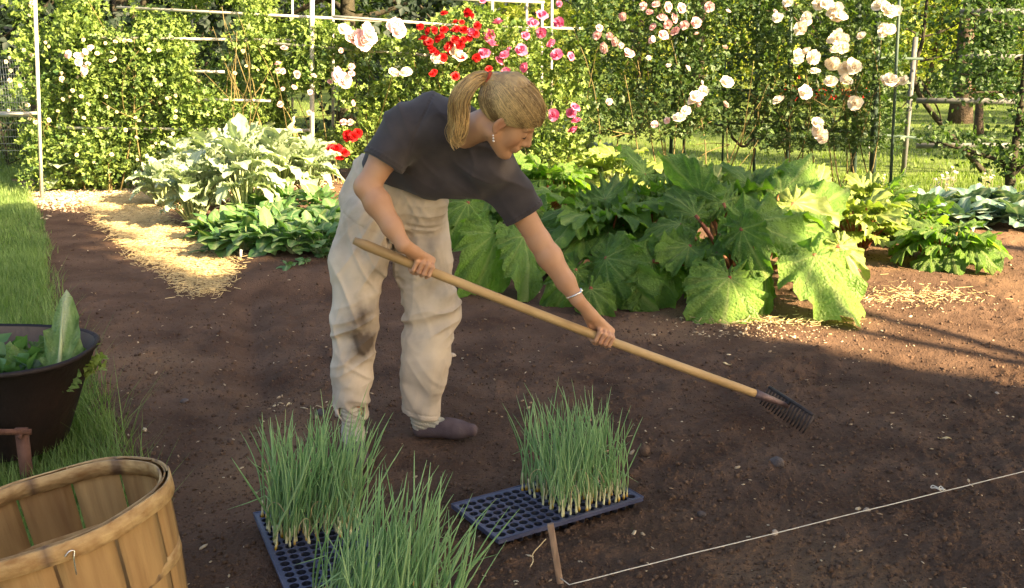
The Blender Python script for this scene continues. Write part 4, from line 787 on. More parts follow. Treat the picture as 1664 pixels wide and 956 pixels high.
he((.095, 0, -.0465), (.0095, .0215, .0052), .004); he((.092, 0, -.0565), (.0092, .0185, .0058), .004); he((.086, 0, -.048), (.016, .026, .022), .012)
for s_ in (-1, 1):
    b.sub.append((('e', H(.095, s_ * .034, .018), A(.010, .012, .008) * hs, HR_, 0, .01, None, 1), .010)); b.sub.append((('e', H(.000, s_ * .087, .004), A(.010, .006, .018) * hs, HR_, 0, .01, None, 1), .004))
    b.sub.append((('e', H(.103, s_ * .0065, -.031), A(.0035, .003, .003) * hs, HR_, 0, .01, None, 1), .002))
b.sub.append((('c', H(.106, -.013, -.0515), H(.106, .013, -.0515), .003, .003, .01, None, 1), .004))
def tint(V):
    L_ = (V - HC) @ HR_ / hs; lips = np.exp(-((L_[:, 0] - .098) / .012) ** 2 - (L_[:, 1] / .018) ** 2 - ((L_[:, 2] + .0515) / .0085) ** 2) * .75
    brow = np.exp(-((L_[:, 2] - .036 + .004 * np.abs(L_[:, 1]) / .03) / .0042) ** 2) * (np.abs(L_[:, 1]) > .012) * (np.abs(L_[:, 1]) < .048) * (L_[:, 0] > .05) * .75
    cheek = np.exp(-((L_[:, 0] - .07) / .03) ** 2 - ((np.abs(L_[:, 1]) - .045) / .02) ** 2 - ((L_[:, 2] + .028) / .02) ** 2) * .30
    earr = np.exp(-((L_[:, 0]) / .02) ** 2 - ((L_[:, 2]) / .03) ** 2) * (np.abs(L_[:, 1]) > .07) * .35
    kn_ = sum(np.exp(-((V - j) ** 2).sum(1) / .018 ** 2) for j in (hp_(672) + A(.0, -.03, .0), hp_(955) + A(0, -.03, 0))) * .22
    return np.clip(np.maximum.reduce([lips, brow, cheek, earr, kn_]) + .1 * fbm(V[:, 0] * 25, V[:, 1] * 25, V[:, 2] * 25, 3), 0, 1)
b.build('body', .0034, M['skin'], woman, PO, {'tint': tint})
for s_ in (-1, 1):              # lowered lids with lashes
    mb = MB(); mb.tube([H(.0895, s_ * .019, .0035) - PO, H(.0885, s_ * .031, .0005) - PO, H(.081, s_ * .044, .003) - PO], [.0012, .0019, .0012], 5); ob('eyelash', mb.mesh('eyelash', M['lash']), woman)

# hair
h = Sdf(.02); h.ell(H(-.008, 0, .052), A(.113, .085, .092) * hs, HR_)
TIE = H(-.112, -.01, .082)
h.cone(H(-.05, 0, .09), TIE, .05 * hs, .018, k=.04)
n1_ = HR_ @ nrm(A(.52, 0, -.85)); h.cut.append((H(.075, 0, .048), n1_, 0)); n2_ = HR_ @ nrm(A(.25, 0, -1)); h.cut.append((H(-.07, 0, -.035), n2_, 0))
def hdisp(X): L_ = (X - TIE) @ HR_; an = np.arctan2(L_[:, 1], L_[:, 0] + L_[:, 2] * .3); return .0022 * np.sin(an * 46 + 4 * fbm(X[:, 0] * 20, X[:, 1] * 20, X[:, 2] * 20, 2)) 
h.disp = hdisp
h.build('hair', .0042, M['hair'], woman, PO, {'rnd': lambda V: np.clip(.35 + 1.2 * fbm(V[:, 0] * 60, V[:, 1] * 60, V[:, 2] * 60, 2), 0, 1)})
rg = np.random.default_rng(5); mb = MB(); ec = H(-.008, 0, .052); er = A(.1150, .0870, .0940) * hs
def on_e(L_): return ec + HR_ @ (L_ / np.linalg.norm(L_ / er) if True else L_)
tieL = (TIE - ec) @ HR_
for q in range(1700):
    ph = rg.uniform(-np.pi, np.pi) if rg.uniform() < .4 else -rg.uniform(.1, 2.9); X0, Y0_ = -.008 + .116 * math.cos(ph) * .96, .088 * math.sin(ph) * .96
    Z0 = max(.048 + .61 * (X0 - .075), -.035 + .25 * (X0 + .07)) + abs(rg.normal(0, .010)) + (rg.uniform(0, .06) if rg.uniform() < .3 else -.003)
    st = (A(X0, Y0_, Z0) - A(-.008, 0, .052)) * hs
    a_ = nrm(st / er); e_ = nrm(tieL / er); om = math.acos(np.clip(a_ @ e_, -1, 1)); n = 11; pts = []; sag = rg.normal(.02, .10)
    for t in np.linspace(0, .93, n):
        v = (math.sin((1 - t) * om) * a_ + math.sin(t * om) * e_) / math.sin(om); v = nrm(v + A(0, 0, -sag * math.sin(t * math.pi))); f_ = 1.006 + .018 * rg.uniform() * math.sin(t * 3.1) + .012 * (t > .8)
        pts.append(ec + HR_ @ (v * er * f_))
    pts.append(TIE + rg.normal(0, .006, 3)); r_ = rg.uniform(.0005, .0014); mb.tube(np.array(pts) - PO, np.r_[r_ * .4, np.full(n - 1, r_), r_], 3, r=float(np.clip(1.5 * vn(ph * 5.5, 2.2, 0, 7) - .45 + rg.normal(0, .22), 0, 1)), cap=False)
for q in range(110):
    ph = rg.uniform(-np.pi, np.pi); v = nrm(A(math.cos(ph) * .9, math.sin(ph) * .8 - .2, rg.uniform(-.1, .8))); p0 = ec + HR_ @ (v * er * 1.0); d_ = HR_ @ nrm(np.cross(v, rg.normal(size=3)) + v * .35) * rg.uniform(.02, .05)
    mb.tube(bez(p0, p0 + d_ * .6 + HR_ @ v * .008, p0 + d_ + A(0, 0, -.010), n=6) - PO, [.0005, .0005, .0005, .0004, .0003, .0001], 3, r=.9, cap=False)
ob('hair_strands', mb.mesh('hair_strands', M['hair'], True), woman)
mb = MB(); pc = np.array([TIE, TIE + nrm(A(-1, -.1, .25)) * .030, P(763, 138, 3.58), P(747, 165, 3.58), P(745, 198, 3.60), P(742, 226, 3.62), P(752, 245, 3.62)]); pcs = spline(pc, 4); nP = len(pcs); hw = np.interp(np.linspace(0, 1, nP), [0, .1, .3, .55, .8, 1], [.009, .015, .025, .034, .030, .010])
Tn = np.gradient(pcs, axis=0); Tn /= np.linalg.norm(Tn, axis=1)[:, None]; ux = np.cross(Tn, [0, 1., 0]); ux /= np.linalg.norm(ux, axis=1)[:, None]; uy = np.cross(Tn, ux)
for q in range(800):
    a_ = rg.uniform(0, 6.28); rr_ = rg.uniform(0, 1) ** .5; ph = rg.uniform(0, 6.28); wv_ = rg.uniform(.003, .010); e_ = int(nP * rg.uniform(.62, 1.0)); t = np.linspace(0, 1, nP)
    a_ = a_ + .8 * t * rg.normal(); off_ = (ux * (np.cos(a_) * rr_ * hw)[:, None] + uy * (np.sin(a_) * rr_ * hw * .6)[:, None]) + ux * (wv_ * np.sin(t * 11 + ph + int(q / 40)) * t)[:, None] * 1.6 + uy * (wv_ * np.sin(t * 15 + ph * .3 + int(q / 30)) * t)[:, None]
    r_ = rg.uniform(.0006, .0017); pp = (pcs + off_)[:max(e_, 6)]; mb.tube(pp - PO, np.r_[np.full(len(pp) - 2, r_), r_ * .7, r_ * .2], 4, r=float(np.clip(1.6 * vn(int(q / 30) * 7.7, 1.1, 0, 8) - .35 + rg.normal(0, .2), 0, 1)), cap=False)
ob('ponytail', mb.mesh('ponytail', M['hair'], True), woman)
mb = MB(); dt = nrm(A(-1, -.1, .35)); a1_ = nrm(np.cross(dt, [0, 1, 0])); a2_ = np.cross(dt, a1_); aa = np.linspace(0, 2 * np.pi, 20); mb.tube(TIE + dt * .014 + (np.cos(aa)[:, None] * a1_ + np.sin(aa)[:, None] * a2_) * .0185 - PO, .0065, 7); ob('hair_tie', mb.mesh('hair_tie', M['tie'], True), woman)
mb = MB(); e0 = H(-.004, -.083, -.038)
for q, r_ in enumerate((.0032, .0036, .0042)): 
    c_ = e0 + A(.0005 * q, -.001 * q, -.009 * q - .003); t_ = np.linspace(0, np.pi, 7); mb.tube(np.stack([c_[0] + 0 * t_, c_[1] + 0 * t_, c_[2] - np.cos(t_) * r_], -1) - PO, np.sin(t_) * r_ + 1e-4, 8)
ob('earring', mb.mesh('earring', M['pearl'], True), woman)
fa = nrm(wrL - elL); bc = wrL - fa * .022; a1_ = nrm(np.cross(fa, [0, 1, 0])); a2_ = np.cross(fa, a1_); mb = MB(); aa = np.linspace(0, 2 * np.pi, 28)
mb.tube(bc + fa * .004 * np.cos(aa)[:, None] + (np.cos(aa)[:, None] * a1_ + np.sin(aa)[:, None] * a2_) * .0305 - PO, .0042, 6, flat=1.); mb.tube([bc + a1_ * .031 - fa * .008 - PO, bc + a1_ * .032 + fa * .008 - PO], .006, 7); ob('bracelet', mb.mesh('bracelet', M['silver'], True), woman)
fa = nrm(wrR - elR); bc = elR + (wrR - elR) * .66; a1_ = nrm(np.cross(fa, [0, 1, 0])); a2_ = np.cross(fa, a1_); mb = MB(); aa = np.linspace(0, 2 * np.pi, 24); mb.tube(bc + fa * .008 * np.sin(aa)[:, None] + (np.cos(aa)[:, None] * a1_ + np.sin(aa)[:, None] * a2_) * .0345 - PO, .0011, 4); ob('wristband', mb.mesh('wristband', M['lash'], True), woman)

# shirt
s = Sdf(.04); spn = nrm(ubk - waist)
s.cone(P(648, 268, 4.0), P(700, 225, 3.90), .120, .132, k=.05).cone(P(700, 225, 3.9), P(745, 212, 3.82), .132, .085, k=.05)
s.cone(P(700, 192, 3.84), P(748, 198, 3.79), .085, .068, k=.04).cone(P(700, 205, 3.8), shR, .09, .075, k=.04)
s.cone(P(690, 270, 3.92), P(785, 272, 3.86), .095, .085, k=.05).cone(P(700, 285, 3.90), P(790, 283, 3.86), .070, .060, k=.05)
s.cone(shR + A(.02, .03, 0), shR + (elR - shR) * .45, .078, .068, k=.03).cone(shR + (elR - shR) * .2, shR + (elR - shR) * .66, .066, .071, k=.02)
s.cone(shL, shL + (elL - shL) * .4, .078, .066, k=.04).cone(shL + (elL - shL) * .3, shL + (elL - shL) * .72, .066, .066, k=.02)
dR = nrm(elR - shR); dL = nrm(elL - shL); cR = shR + (elR - shR) * .60; cL = shL + (elL - shL) * .66
s.cut.append((cR, dR, .105)); s.cut.append((cL, dL, .10)); s.cut.append((P(645, 300, 4.0), nrm(A(-.35, -.05, -1.)), .17))
s.sub.append((('c', cR - dR * .03, cR + dR * .2, .054, .066, .01, None, 1), .004)); s.sub.append((('c', cL - dL * .03, cL + dL * .2, .046, .054, .01, None, 1), .004))
s.sub.append((('c', P(768, 214, 3.72), H(-.03, 0, -.05), .054, .062, .01, None, 1), .008))
def ridge(v): return 1 - np.abs(2 * v - 1)
def fold(X, d, f, amp, seed, warp=1.2):
    """cloth folds: long ridges running along direction d across the visible side"""
    d = nrm(d); n_ = nrm(np.cross(d, A(0, 1, .15))); a_, b_ = X @ d, X @ n_
    w1 = warp * fbm(X[:, 0] * 4, X[:, 1] * 4, X[:, 2] * 4, 2, seed); r_ = ridge(vn(a_ * f * .16 + seed * 3.3, b_ * f * .75 + w1, X[:, 1] * 4 + seed, seed))
    return -amp * (r_ ** 2.2 - .35)
def win(X, c, r): return np.exp(-((X - c) ** 2).sum(1) / r ** 2)
def sdisp(X):
    d_ = fold(X, A(.9, 0, -.35), 14, .022, 1) + fold(X, A(.5, -.2, -.8), 24, .010, 4)
    d_ = d_ + win(X, cR, .12) * fold(X, dR + A(.5, 0, .2), 24, .014, 2) + win(X, P(670, 240, 3.8), .11) * fold(X, A(.25, 0, -1), 26, .018, 6) + win(X, cL, .12) * fold(X, dL, 20, .012, 3)
    d_ = d_ - .0045 * (np.abs((X - cR) @ dR + .018) < .0022) * win(X, cR, .15) - .0045 * (np.abs((X - cL) @ dL + .018) < .0022) * win(X, cL, .15)
    d_ = d_ + win(X, P(760, 290, 3.8), .12) * fold(X, A(.8, 0, -.5), 22, .022, 8)
    yk = (X - P(690, 190, 3.8)) @ nrm(A(.9, 0, -.42)); return d_ + .006 * (np.abs(yk - .0) < .004) * win(X, P(690, 185, 3.8), .12)
s.disp = sdisp; s.build('shirt', .0044, M['shirt'], woman, PO)

# trousers
t = Sdf(.035)
t.cone(P(655, 275, 4.02), P(640, 318, 4.05), .130, .152, k=.05, flat=A(.2, 1, 0), fs=.85).cone(P(598, 275, 4.08), P(585, 325, 4.06), .06, .085, k=.05)
t.chain([hipR + A(0, 0, -.01), P(582, 430, 3.93), P(578, 520, 3.87), P(572, 600, 3.83), P(571, 690, 3.81)], [.108, .095, .078, .067, .063], k=.035)
t.chain([hipL + A(0, 0, -.01), P(688, 425, 4.03), P(700, 500, 3.99), P(692, 590, 3.95), P(684, 680, 3.95)], [.106, .102, .098, .083, .073], k=.035)
t.ell(P(692, 330, 4.02), (.085, .09, .08), k=.05); t.ell(P(722, 498, 3.97), A(.055, .06, .065), k=.05)
cutR = P(570, 681, 3.80); cutL = P(684, 672, 3.95)
t.cut.append((cutR, nrm(A(-.10, 0, -1)), .165)); t.cut.append((cutL, nrm(A(-.22, 0, -1)), .165)); t.cut.append((P(655, 247, 4.0), nrm(A(.40, .0, 1)), .3))
t.sub.append((('c', cutR + A(0, 0, .03), cutR - A(0, 0, .2), .048, .050, .01, None, 1), .004)); t.sub.append((('c', cutL + A(0, 0, .03), cutL - A(0, 0, .2), .058, .060, .01, None, 1), .004))
kR, kL, cr = P(580, 545, 3.80), P(700, 505, 3.92), P(635, 400, 3.95)
def tdisp(X):
    d_ = fold(X, A(.06, 0, -1), 13, .010, 11, 1.) + fold(X, A(.45, 0, -.85), 26, .010, 12) + fold(X, A(-.3, .3, -.9), 42, .003, 21)
    d_ = d_ + win(X, cr, .16) * (fold(X, A(-.6, 0, -.8), 26, .030, 13, .7) * (X[:, 0] < cr[0]) + fold(X, A(.6, 0, -.8), 26, .030, 14, .7) * (X[:, 0] >= cr[0]))
    d_ = d_ + win(X, kR + A(0, 0, -.03), .12) * fold(X, A(.8, 0, .35), 30, .024, 15) + win(X, kL + A(0, 0, -.04), .14) * fold(X, A(.9, 0, .30), 30, .030, 16)
    d_ = d_ + win(X, P(572, 640, 3.8), .12) * fold(X, A(.6, 0, -.5), 28, .024, 17) + win(X, P(685, 640, 3.95), .14) * fold(X, A(.55, 0, -.6), 26, .026, 18)
    d_ = d_ + win(X, P(690, 395, 4.0), .15) * fold(X, A(1, 0, -.15), 34, .018, 19)
    d_ = d_ + .003 * (np.abs((X - P(640, 400, 3.9)) @ A(1, 0, .12)) < .0025) * (X[:, 2] > .78) * (X[:, 1] < 4.05) + .003 * (np.abs((X - P(560, 345, 3.95)) @ nrm(A(.55, 0, 1))) < .0028) * win(X, P(575, 350, 3.93), .08) ** .5
    # hems, side seam, waistband
    for c_, n_ in ((cutR, nrm(A(-.10, 0, -1))), (cutL, nrm(A(-.22, 0, -1)))): d_ = d_ + .004 * (np.abs((X - c_) @ n_ + .022) < .0025) * win(X, c_, .16)
    return d_ + .004 * (np.abs((X - P(655, 247, 4.)) @ nrm(A(.4, 0, 1)) + .045) < .003) * win(X, P(655, 262, 3.9), .2)
t.disp = tdisp
def dirt(V):
    nz = fbm(V[:, 0] * 16, V[:, 1] * 16, V[:, 2] * 16, 4); k_ = P(585, 545, 3.78); e_ = ((V[:, 0] - k_[0]) / .055) ** 2 + ((V[:, 1] - k_[1]) / .09) ** 2 + ((V[:, 2] - k_[2]) / .085) ** 2
    return np.clip(np.exp(-e_ * .9) * (1.3 + 2.8 * nz) + .22 * np.clip(nz * 4, 0, 1) + .18 * np.exp(-((V[:, 2] - .12) / .05) ** 2) * np.clip(nz * 3 + .5, 0, 1) + .22 * np.exp(-(((V - P(600, 400, 3.85)) / .1) ** 2).sum(1)) * np.clip(nz * 3 + .4, 0, 1), 0, .92)
tr_o = t.build('trousers', .0044, M['trouser'], woman, PO, {'dirt': dirt})
# socks and shoes
for (an, cut_, toe, lab) in ((ankR, cutR, G(590, 778), 0), (ankL, cutL, G(786, 716), 1)):
    g0 = G(672, 708) if lab else G(573, 725); g0 = g0 + A(0, 0, float(hz(g0[0], g0[1]))); toe = toe + A(0, 0, float(hz(toe[0], toe[1])) + .02); fw = nrm(toe - g0); heel = g0 + fw * .035
    k_ = Sdf(.02); k_.cone(cut_ + A(0, 0, .04), heel + A(0, 0, .085) + fw * .012, .040, .037).cone(heel + A(0, 0, .085), heel + A(0, 0, .045), .040, .034).cone(heel + A(0, 0, .07), heel + fw * .075 + A(0, 0, .045), .038, .030)
    k_.disp = lambda X, c_=heel: .0045 * (np.sin((X[:, 2] + .25 * (X @ fw)) * 360 + 3 * fbm(X[:, 0] * 18, X[:, 1] * 18, X[:, 2] * 9, 2)) * .5) * (.5 + vn(X[:, 0] * 22, X[:, 1] * 22, X[:, 2] * 22))
    k_.build('sock', .0035, M['sock'], woman, PO)
    f_ = Sdf(.025); f_.cone(heel + A(0, 0, .030), heel + fw * .10 + A(0, 0, .028), .036, .036).cone(heel + fw * .10 + A(0, 0, .040), heel + fw * .15 + A(0, 0, .026), .033, .033).cone(heel + fw * .14 + A(0, 0, .024), heel + fw * .205 + A(0, 0, .020), .036, .026)
    f_.sub.append((('c', heel + A(0, 0, .095), heel + fw * .07 + A(0, 0, .105), .038, .045, .01, None, 1), .006)); f_.cut.append((heel - A(0, 0, .0), A(0, 0, -1), 0))
    f_.build('shoe', .0035, M['shoe'], woman, PO)

# ------------------------------------------------------------------ seedling trays and scallions
TH = .048
def tray(label, org, e1, e2, n1, n2, pitch):
    """org: upper corner (world), e1, e2: unit directions on the ground"""
    e1 = nrm(e1 * [1, 1, 0]); e2 = nrm(e2 * [1, 1, 0]); root = empty('seedling_tray', tuple(org - A(0, 0, TH)), label, 'seedling tray'); mg = pitch * .35
    L1 = n1 * pitch + 2 * mg; L2 = n2 * pitch + 2 * mg; V = []; F = []; mb = MB()
    def pt(a, b, z=0): return e1 * a + e2 * b + A(0, 0, TH + z)
    fl_ = np.sign(np.cross(e1, e2)[2])
    for a in range(n1):
        for b in range(n2):
            c = (mg + (a + .5) * pitch, mg + (b + .5) * pitch); k = 12; V = []
            for q in range(k):
                an = 2 * math.pi * (q + .5) / k; ca, sa = math.cos(an), math.sin(an); m_ = max(abs(ca), abs(sa)); V.append(pt(c[0] + ca / m_ * pitch / 2, c[1] + sa / m_ * pitch / 2))
            for q in range(k):
                an = 2 * math.pi * (q + .5) / k; V.append(pt(c[0] + math.cos(an) * pitch * .425, c[1] + math.sin(an) * pitch * .425, -.0015))
            F = [[q, (q + 1) % k, k + (q + 1) % k, k + q] for q in range(k)]; F = [f[::-1] for f in F] if fl_ < 0 else F; mb.add(V, F)
    for (a0, a1, b0, b1) in ((0, L1, 0, mg), (0, L1, L2 - mg, L2), (0, mg, mg, L2 - mg), (L1 - mg, L1, mg, L2 - mg)):
        V = [pt(a0, b0), pt(a1, b0), pt(a1, b1), pt(a0, b1)]; mb.add(V, [[0, 1, 2, 3]])
    rim = [(0, 0), (L1, 0), (L1, L2), (0, L2)]
    for q in range(4):
        p, r_ = rim[q], rim[(q + 1) % 4]; mb.add([pt(*p), pt(*r_), pt(*r_, -.014), pt(*p, -.014)], [[0, 1, 2, 3]])
        mb.tube([pt(*p, .0005), pt(*r_, .0005)], .0025, 5)
    ob('tray_top', mb.mesh('tray_top', M['tray']), root)
    mc = MB(); k = 8; V = [];
    for z, r_ in ((-.002, .44), (-.04, .27)):
        for q in range(k): an = 2 * math.pi * q / k; V.append([math.cos(an) * pitch * r_, math.sin(an) * pitch * r_, z])
    V.append([0, 0, -.04]); mc.add(V, [[q, (q + 1) % k, k + (q + 1) % k, k + q] for q in range(k)]); mc.n -= 0
    mc.F[3].append(np.array([[k + q, k + (q + 1) % k, 2 * k] for q in range(k)])); cm = mc.mesh('cell', M['tray_cell'], True)
    for a in range(n1):
        for b in range(n2): ob('cell', cm, root, loc=tuple(pt(mg + (a + .5) * pitch, mg + (b + .5) * pitch)))
    return root, (lambda a, b: org + e1 * a + e2 * b), L1, L2
def scallion_meshes(n=10):
    out = []
    for q in range(n):
        h = R.uniform(.022, .035); r_ = R.uniform(.0022, .0034); mb = MB(); z = np.array([-.01, 0, .008, .016, h + .012, h + .03]); mb.tube(np.stack([0 * z, 0 * z, z], -1), r_ * np.array([1., 1.7, 1.5, 1, .95, .8]), 6, r=.5)
        me = mb.mesh('stem', M['scallion_stem'], True); a = me.attributes.new('pale', 'FLOAT', 'POINT'); zz = np.empty(len(me.vertices) * 3, np.float32); me.vertices.foreach_get('co', zz); a.data.foreach_set('value', np.clip(1 - zz[2::3] / .014, 0, 1) * (q % 2))
        out.append((me, h))
    return out
STEMS = scallion_meshes()
def blade_mesh(L, lean, curve, r_, kink=0):
    n = 10; t_ = np.linspace(0, 1, n); x = lean * t_ * L + curve * L * t_ ** 2.2; z = L * t_ * (1 - .25 * curve * t_)
    if kink: x = x + np.maximum(t_ - kink, 0) * L * .7; z = np.where(t_ > kink, z[int(kink * n)] - (t_ - kink) * L * .6, z)
    y = L * .02 * np.sin(t_ * 5 + lean * 30); mb = MB(); mb.tube(np.stack([x, y, z], -1), r_ * np.array([.8, 1, 1.1, 1.1, 1.05, 1., .9, .72, .5, .15]), 5)
    V = np.concatenate(mb.V); F = [np.concatenate(mb.F[k]) for k in (3, 4)]; tt_ = np.clip(V[:, 2] / L, 0, 1)
    return mesh('leaf', V, F, M['scallion'], True, {'rnd': np.full(len(V), R.uniform(0, 1)), 'pale': np.clip((tt_ - .93) / .07, 0, 1) * R.choice([0, .9]) + np.clip(.12 - tt_, 0, 1) * 3})
BL = [blade_mesh(R.uniform(.26, .36), R.uniform(.0, .16), R.uniform(-.02, .16), R.uniform(.0018, .0029)) for _ in range(14)] + [blade_mesh(R.uniform(.22, .30), .2, .3, .002), blade_mesh(.27, .12, .1, .0019, .62), blade_mesh(.24, .1, .25, .0018, .5)]
DRY = mesh('dry_leaf', *(lambda mb: (mb.tube(spline([[0, 0, 0], [.004, 0, .07], [.03, .01, .10], [.055, .02, .085], [.06, .025, .05]], 5), .0013, 4), (np.concatenate(mb.V), [np.concatenate(mb.F[k]) for k in (3, 4)]))[1])(MB()), M['dry_leaf'], True)
def scallions(pos, a1, a2, b1, b2, nn, group, labels, leanv, hs=1.):
    k1, k2 = nn
    for i_ in range(k1):
        for j_ in range(k2):
            if R.uniform() < .05: continue
            p = pos(a1 + (a2 - a1) * (i_ + .5) / k1 + R.normal(0, .004), b1 + (b2 - b1) * (j_ + .5) / k2 + R.normal(0, .004)); me, h = random.choice(STEMS)
            root = empty('scallion_seedling', (p[0], p[1], p[2] + .002), labels, 'scallion', group); st = ob('stem', me, root); st.rotation_euler = (R.normal(0, .06), R.normal(0, .06), R.uniform(0, 6))
            edge = (abs(i_ / max(k1 - 1, 1) - .5) + abs(j_ / max(k2 - 1, 1) - .5))
            for q in range(R.integers(2, 5 if hs > 1 else 4)):
                l = ob('leaf', BL[R.integers(0, len(BL))] if R.uniform() > .04 else DRY, root, loc=(0, 0, h * R.uniform(.5, 1.0)))
                lv = np.array([leanv[0], leanv[1]]) + R.normal(0, .085 + .06 * edge, 2); az = R.uniform(0, 6.28)
                Mz = Matrix.Rotation(math.hypot(*lv), 4, Vector((-lv[1], lv[0], 0)).normalized()) @ Matrix.Rotation(az, 4, 'Z'); Mz.translation = l.location; s_ = hs * R.uniform(.72, 1.08); l.matrix_local = Mz @ Matrix.Diagonal((s_, s_, s_, 1))
zt = TH
B_, C_ = G(810, 878, zt), G(1053, 806, zt); e1 = nrm(C_ - B_); e2 = np.cross([0, 0, 1], e1)
t1, pos1, L1, L2 = tray('black plug tray with scallions right of the woman, empty cells at its left end', B_, e1, e2, 16, 8, .0345)
scallions(pos1, .25, L1 - .035, .012, L2 - .012, (15, 8), 'scallions in the right hand tray', 'upright scallion seedling in the tray beside the wooden stake', (-.05, .0), .98)
O_ = G(412, 834, zt); X_ = G(463, 958, zt); e1 = nrm(X_ - O_); e2 = np.cross(e1, [0, 0, -1]); e2 = e2 if e2[0] > 0 else -e2
t2_, pos2, L1, L2 = tray('dark plug tray at lower left with scallions behind its empty front cells', O_, e1, e2, 16, 8, .0345)
scallions(pos2, .02, .285, .012, L2 + .0, (11, 9), 'scallions in the left tray', 'bulbous scallion seedling in the far half of the lower left tray', (.14, .0), 1.10)
O3 = pos2(.62, .05); t3_, pos3, L1, L2 = tray('front plug tray packed with scallions, mostly below the bottom edge', O3, e1, e2, 16, 8, .0345)
scallions(pos3, .01, .36, .0, L2 + .01, (12, 9), 'scallions in the nearest tray', 'long scallion seedling leaning right over the bottom edge of the picture', (.22, .02), 1.12)

# ------------------------------------------------------------------ stake, string, twigs
sk = G(911, 952); k0 = P(895, 856, sk[1] - .02); mb = MB(); ax_ = nrm(k0 - sk); side = nrm(np.cross(ax_, [0, 1, 0])); Mx = np.stack([side, np.cross(ax_, side), ax_], -1)
mb.box(((k0 + sk) / 2 - sk) + ax_ * -.02, (.0095, .006, np.linalg.norm(k0 - sk) / 2 + .03), Mx); tk = mb.mesh('wooden_stake', M['stake']); so_ = ob('wooden_stake', tk, loc=tuple(sk)); bv = so_.modifiers.new('bevel', 'BEVEL'); bv.width = .0022; bv.segments = 2
tag(so_, 'short weathered wooden stake in front of the right tray, holding the string', 'stake')
s0 = G(925, 950, .032); s1 = G(1664, 766, .032); sd = s1 - s0; kn = G(1528, 797, .034); mb = MB(); tt = np.linspace(0, 1.25, 60); pa = s0 + sd * tt[:, None]; pa[:, 2] += .006 * fbm(tt * 9, 1.1, o=2); pa = np.vstack([sk + ax_ * .03, pa]); mb.tube(pa - s0, .0017, 5)
st_ = ob('garden_string', mb.mesh('garden_string', M['string'], True), loc=tuple(s0)); tag(st_, 'taut white garden string running from the stake across the soil', 'string')
mb = MB(); kn = kn - s0; mb.tube(spline([kn, kn + A(-.014, .006, .006), kn + A(-.028, .012, .004), kn + A(-.020, .018, .010), kn + A(-.004, .004, .006), kn + A(.010, -.004, .004), kn + A(.004, .008, .012), kn + A(-.008, -.004, .006), kn + A(.018, .004, .002)], 5), .0019, 5); mb.tube(spline([kn + A(.002, 0, -.002), kn + A(0, .004, .004), kn + A(.006, 0, .006), kn + A(.01, -.003, 0)], 4), .0028, 5)
ob('knot', mb.mesh('knot', M['string'], True), st_)
g = G(862, 946); mb = MB(); mb.tube(spline([P(887, 878, 2.95), P(878, 888, 2.93), P(866, 902, 2.9), P(866, 915, 2.87), P(858, 930, 2.83), P(858, 948, g[1])], 4) - g + A(0, 0, .004), .0017, 5); tag(ob('dried_root', mb.mesh('dried_root', M['dry_leaf'], True), loc=tuple(g)), 'thin pale dried root lying on the soil left of the stake', 'dried root')
for q, (px, py, lab) in enumerate(((1535, 716, 'curled dry brown leaf on the soil at the right'), (470, 657, 'pale dry leaf scraps left of the trouser cuff'), (1180, 596, 'pale chip of wood above the rake head'))):
    g = G(px, py); mb = MB(); t_ = np.linspace(-1, 1, 7); V = []; 
    for a in t_:
        for b in (-1, 0, 1): V.append([a * .028, b * .010 * (1 - a * a * .8), .006 + .004 * abs(b) + .004 * math.sin(a * 4)])
    mb.add(V, [[i_ * 3 + j_, i_ * 3 + 3 + j_, i_ * 3 + 4 + j_, i_ * 3 + 1 + j_] for i_ in range(6) for j_ in range(2)]); o_ = ob('dead_leaf', mb.mesh('dead_leaf', M['dry_leaf'], True), loc=(g[0], g[1], float(hz(g[0], g[1])))); o_.rotation_euler = (0, 0, q * 1.3); tag(o_, lab, 'dead leaf')

# ------------------------------------------------------------------ bushel basket
bk = empty('bushel_basket', tuple(G(152, 1080, 0)), 'large round wooden bushel basket with bent hoops at the lower left', 'basket'); BH, RT, RB = .44, .292, .248
NS = 13
def ring_pts(r_, z, wob=0, k=64): a = np.linspace(0, 2 * np.pi, k + 1); return np.stack([np.cos(a) * r_, np.sin(a) * r_, z + wob * np.sin(a * 2 + 1)], -1)
def band(r_, z0, z1, th, wob=.0, worn=None, k=96, a0=0., a1=2 * np.pi, dr=0.):
    mb = MB(); a = np.linspace(a0, a1, k + 1); V = []; wr = []
    for q in a:
        rr_ = r_ + .0018 * math.sin(q * 5 + z0 * 40) + dr * (q - a0) / (a1 - a0)
        zz = wob * math.sin(q * 2 + 1) + .002 * math.sin(q * 7)
        for (dr_, z) in ((0, z0), (th, z0 + .002), (th, z1 - .003), (th * .5, z1), (0, z1 - .002)): V.append([math.cos(q) * (rr_ + dr_), math.sin(q) * (rr_ + dr_), z + zz])
        wr.append(1. if (vn(q * 14, z0 * 50, 3) > .82) else 0.)
    F = [[i_ * 5 + j_, i_ * 5 + 5 + j_, i_ * 5 + 5 + (j_ + 1) % 5, i_ * 5 + (j_ + 1) % 5] for i_ in range(k) for j_ in range(5)]; mb.add(V, F)
    Vn = np.concatenate(mb.V); return mesh('hoop', Vn, [np.concatenate(mb.F[4])], M['hoop'], False, {'worn': np.repeat(wr, 5) * .8})
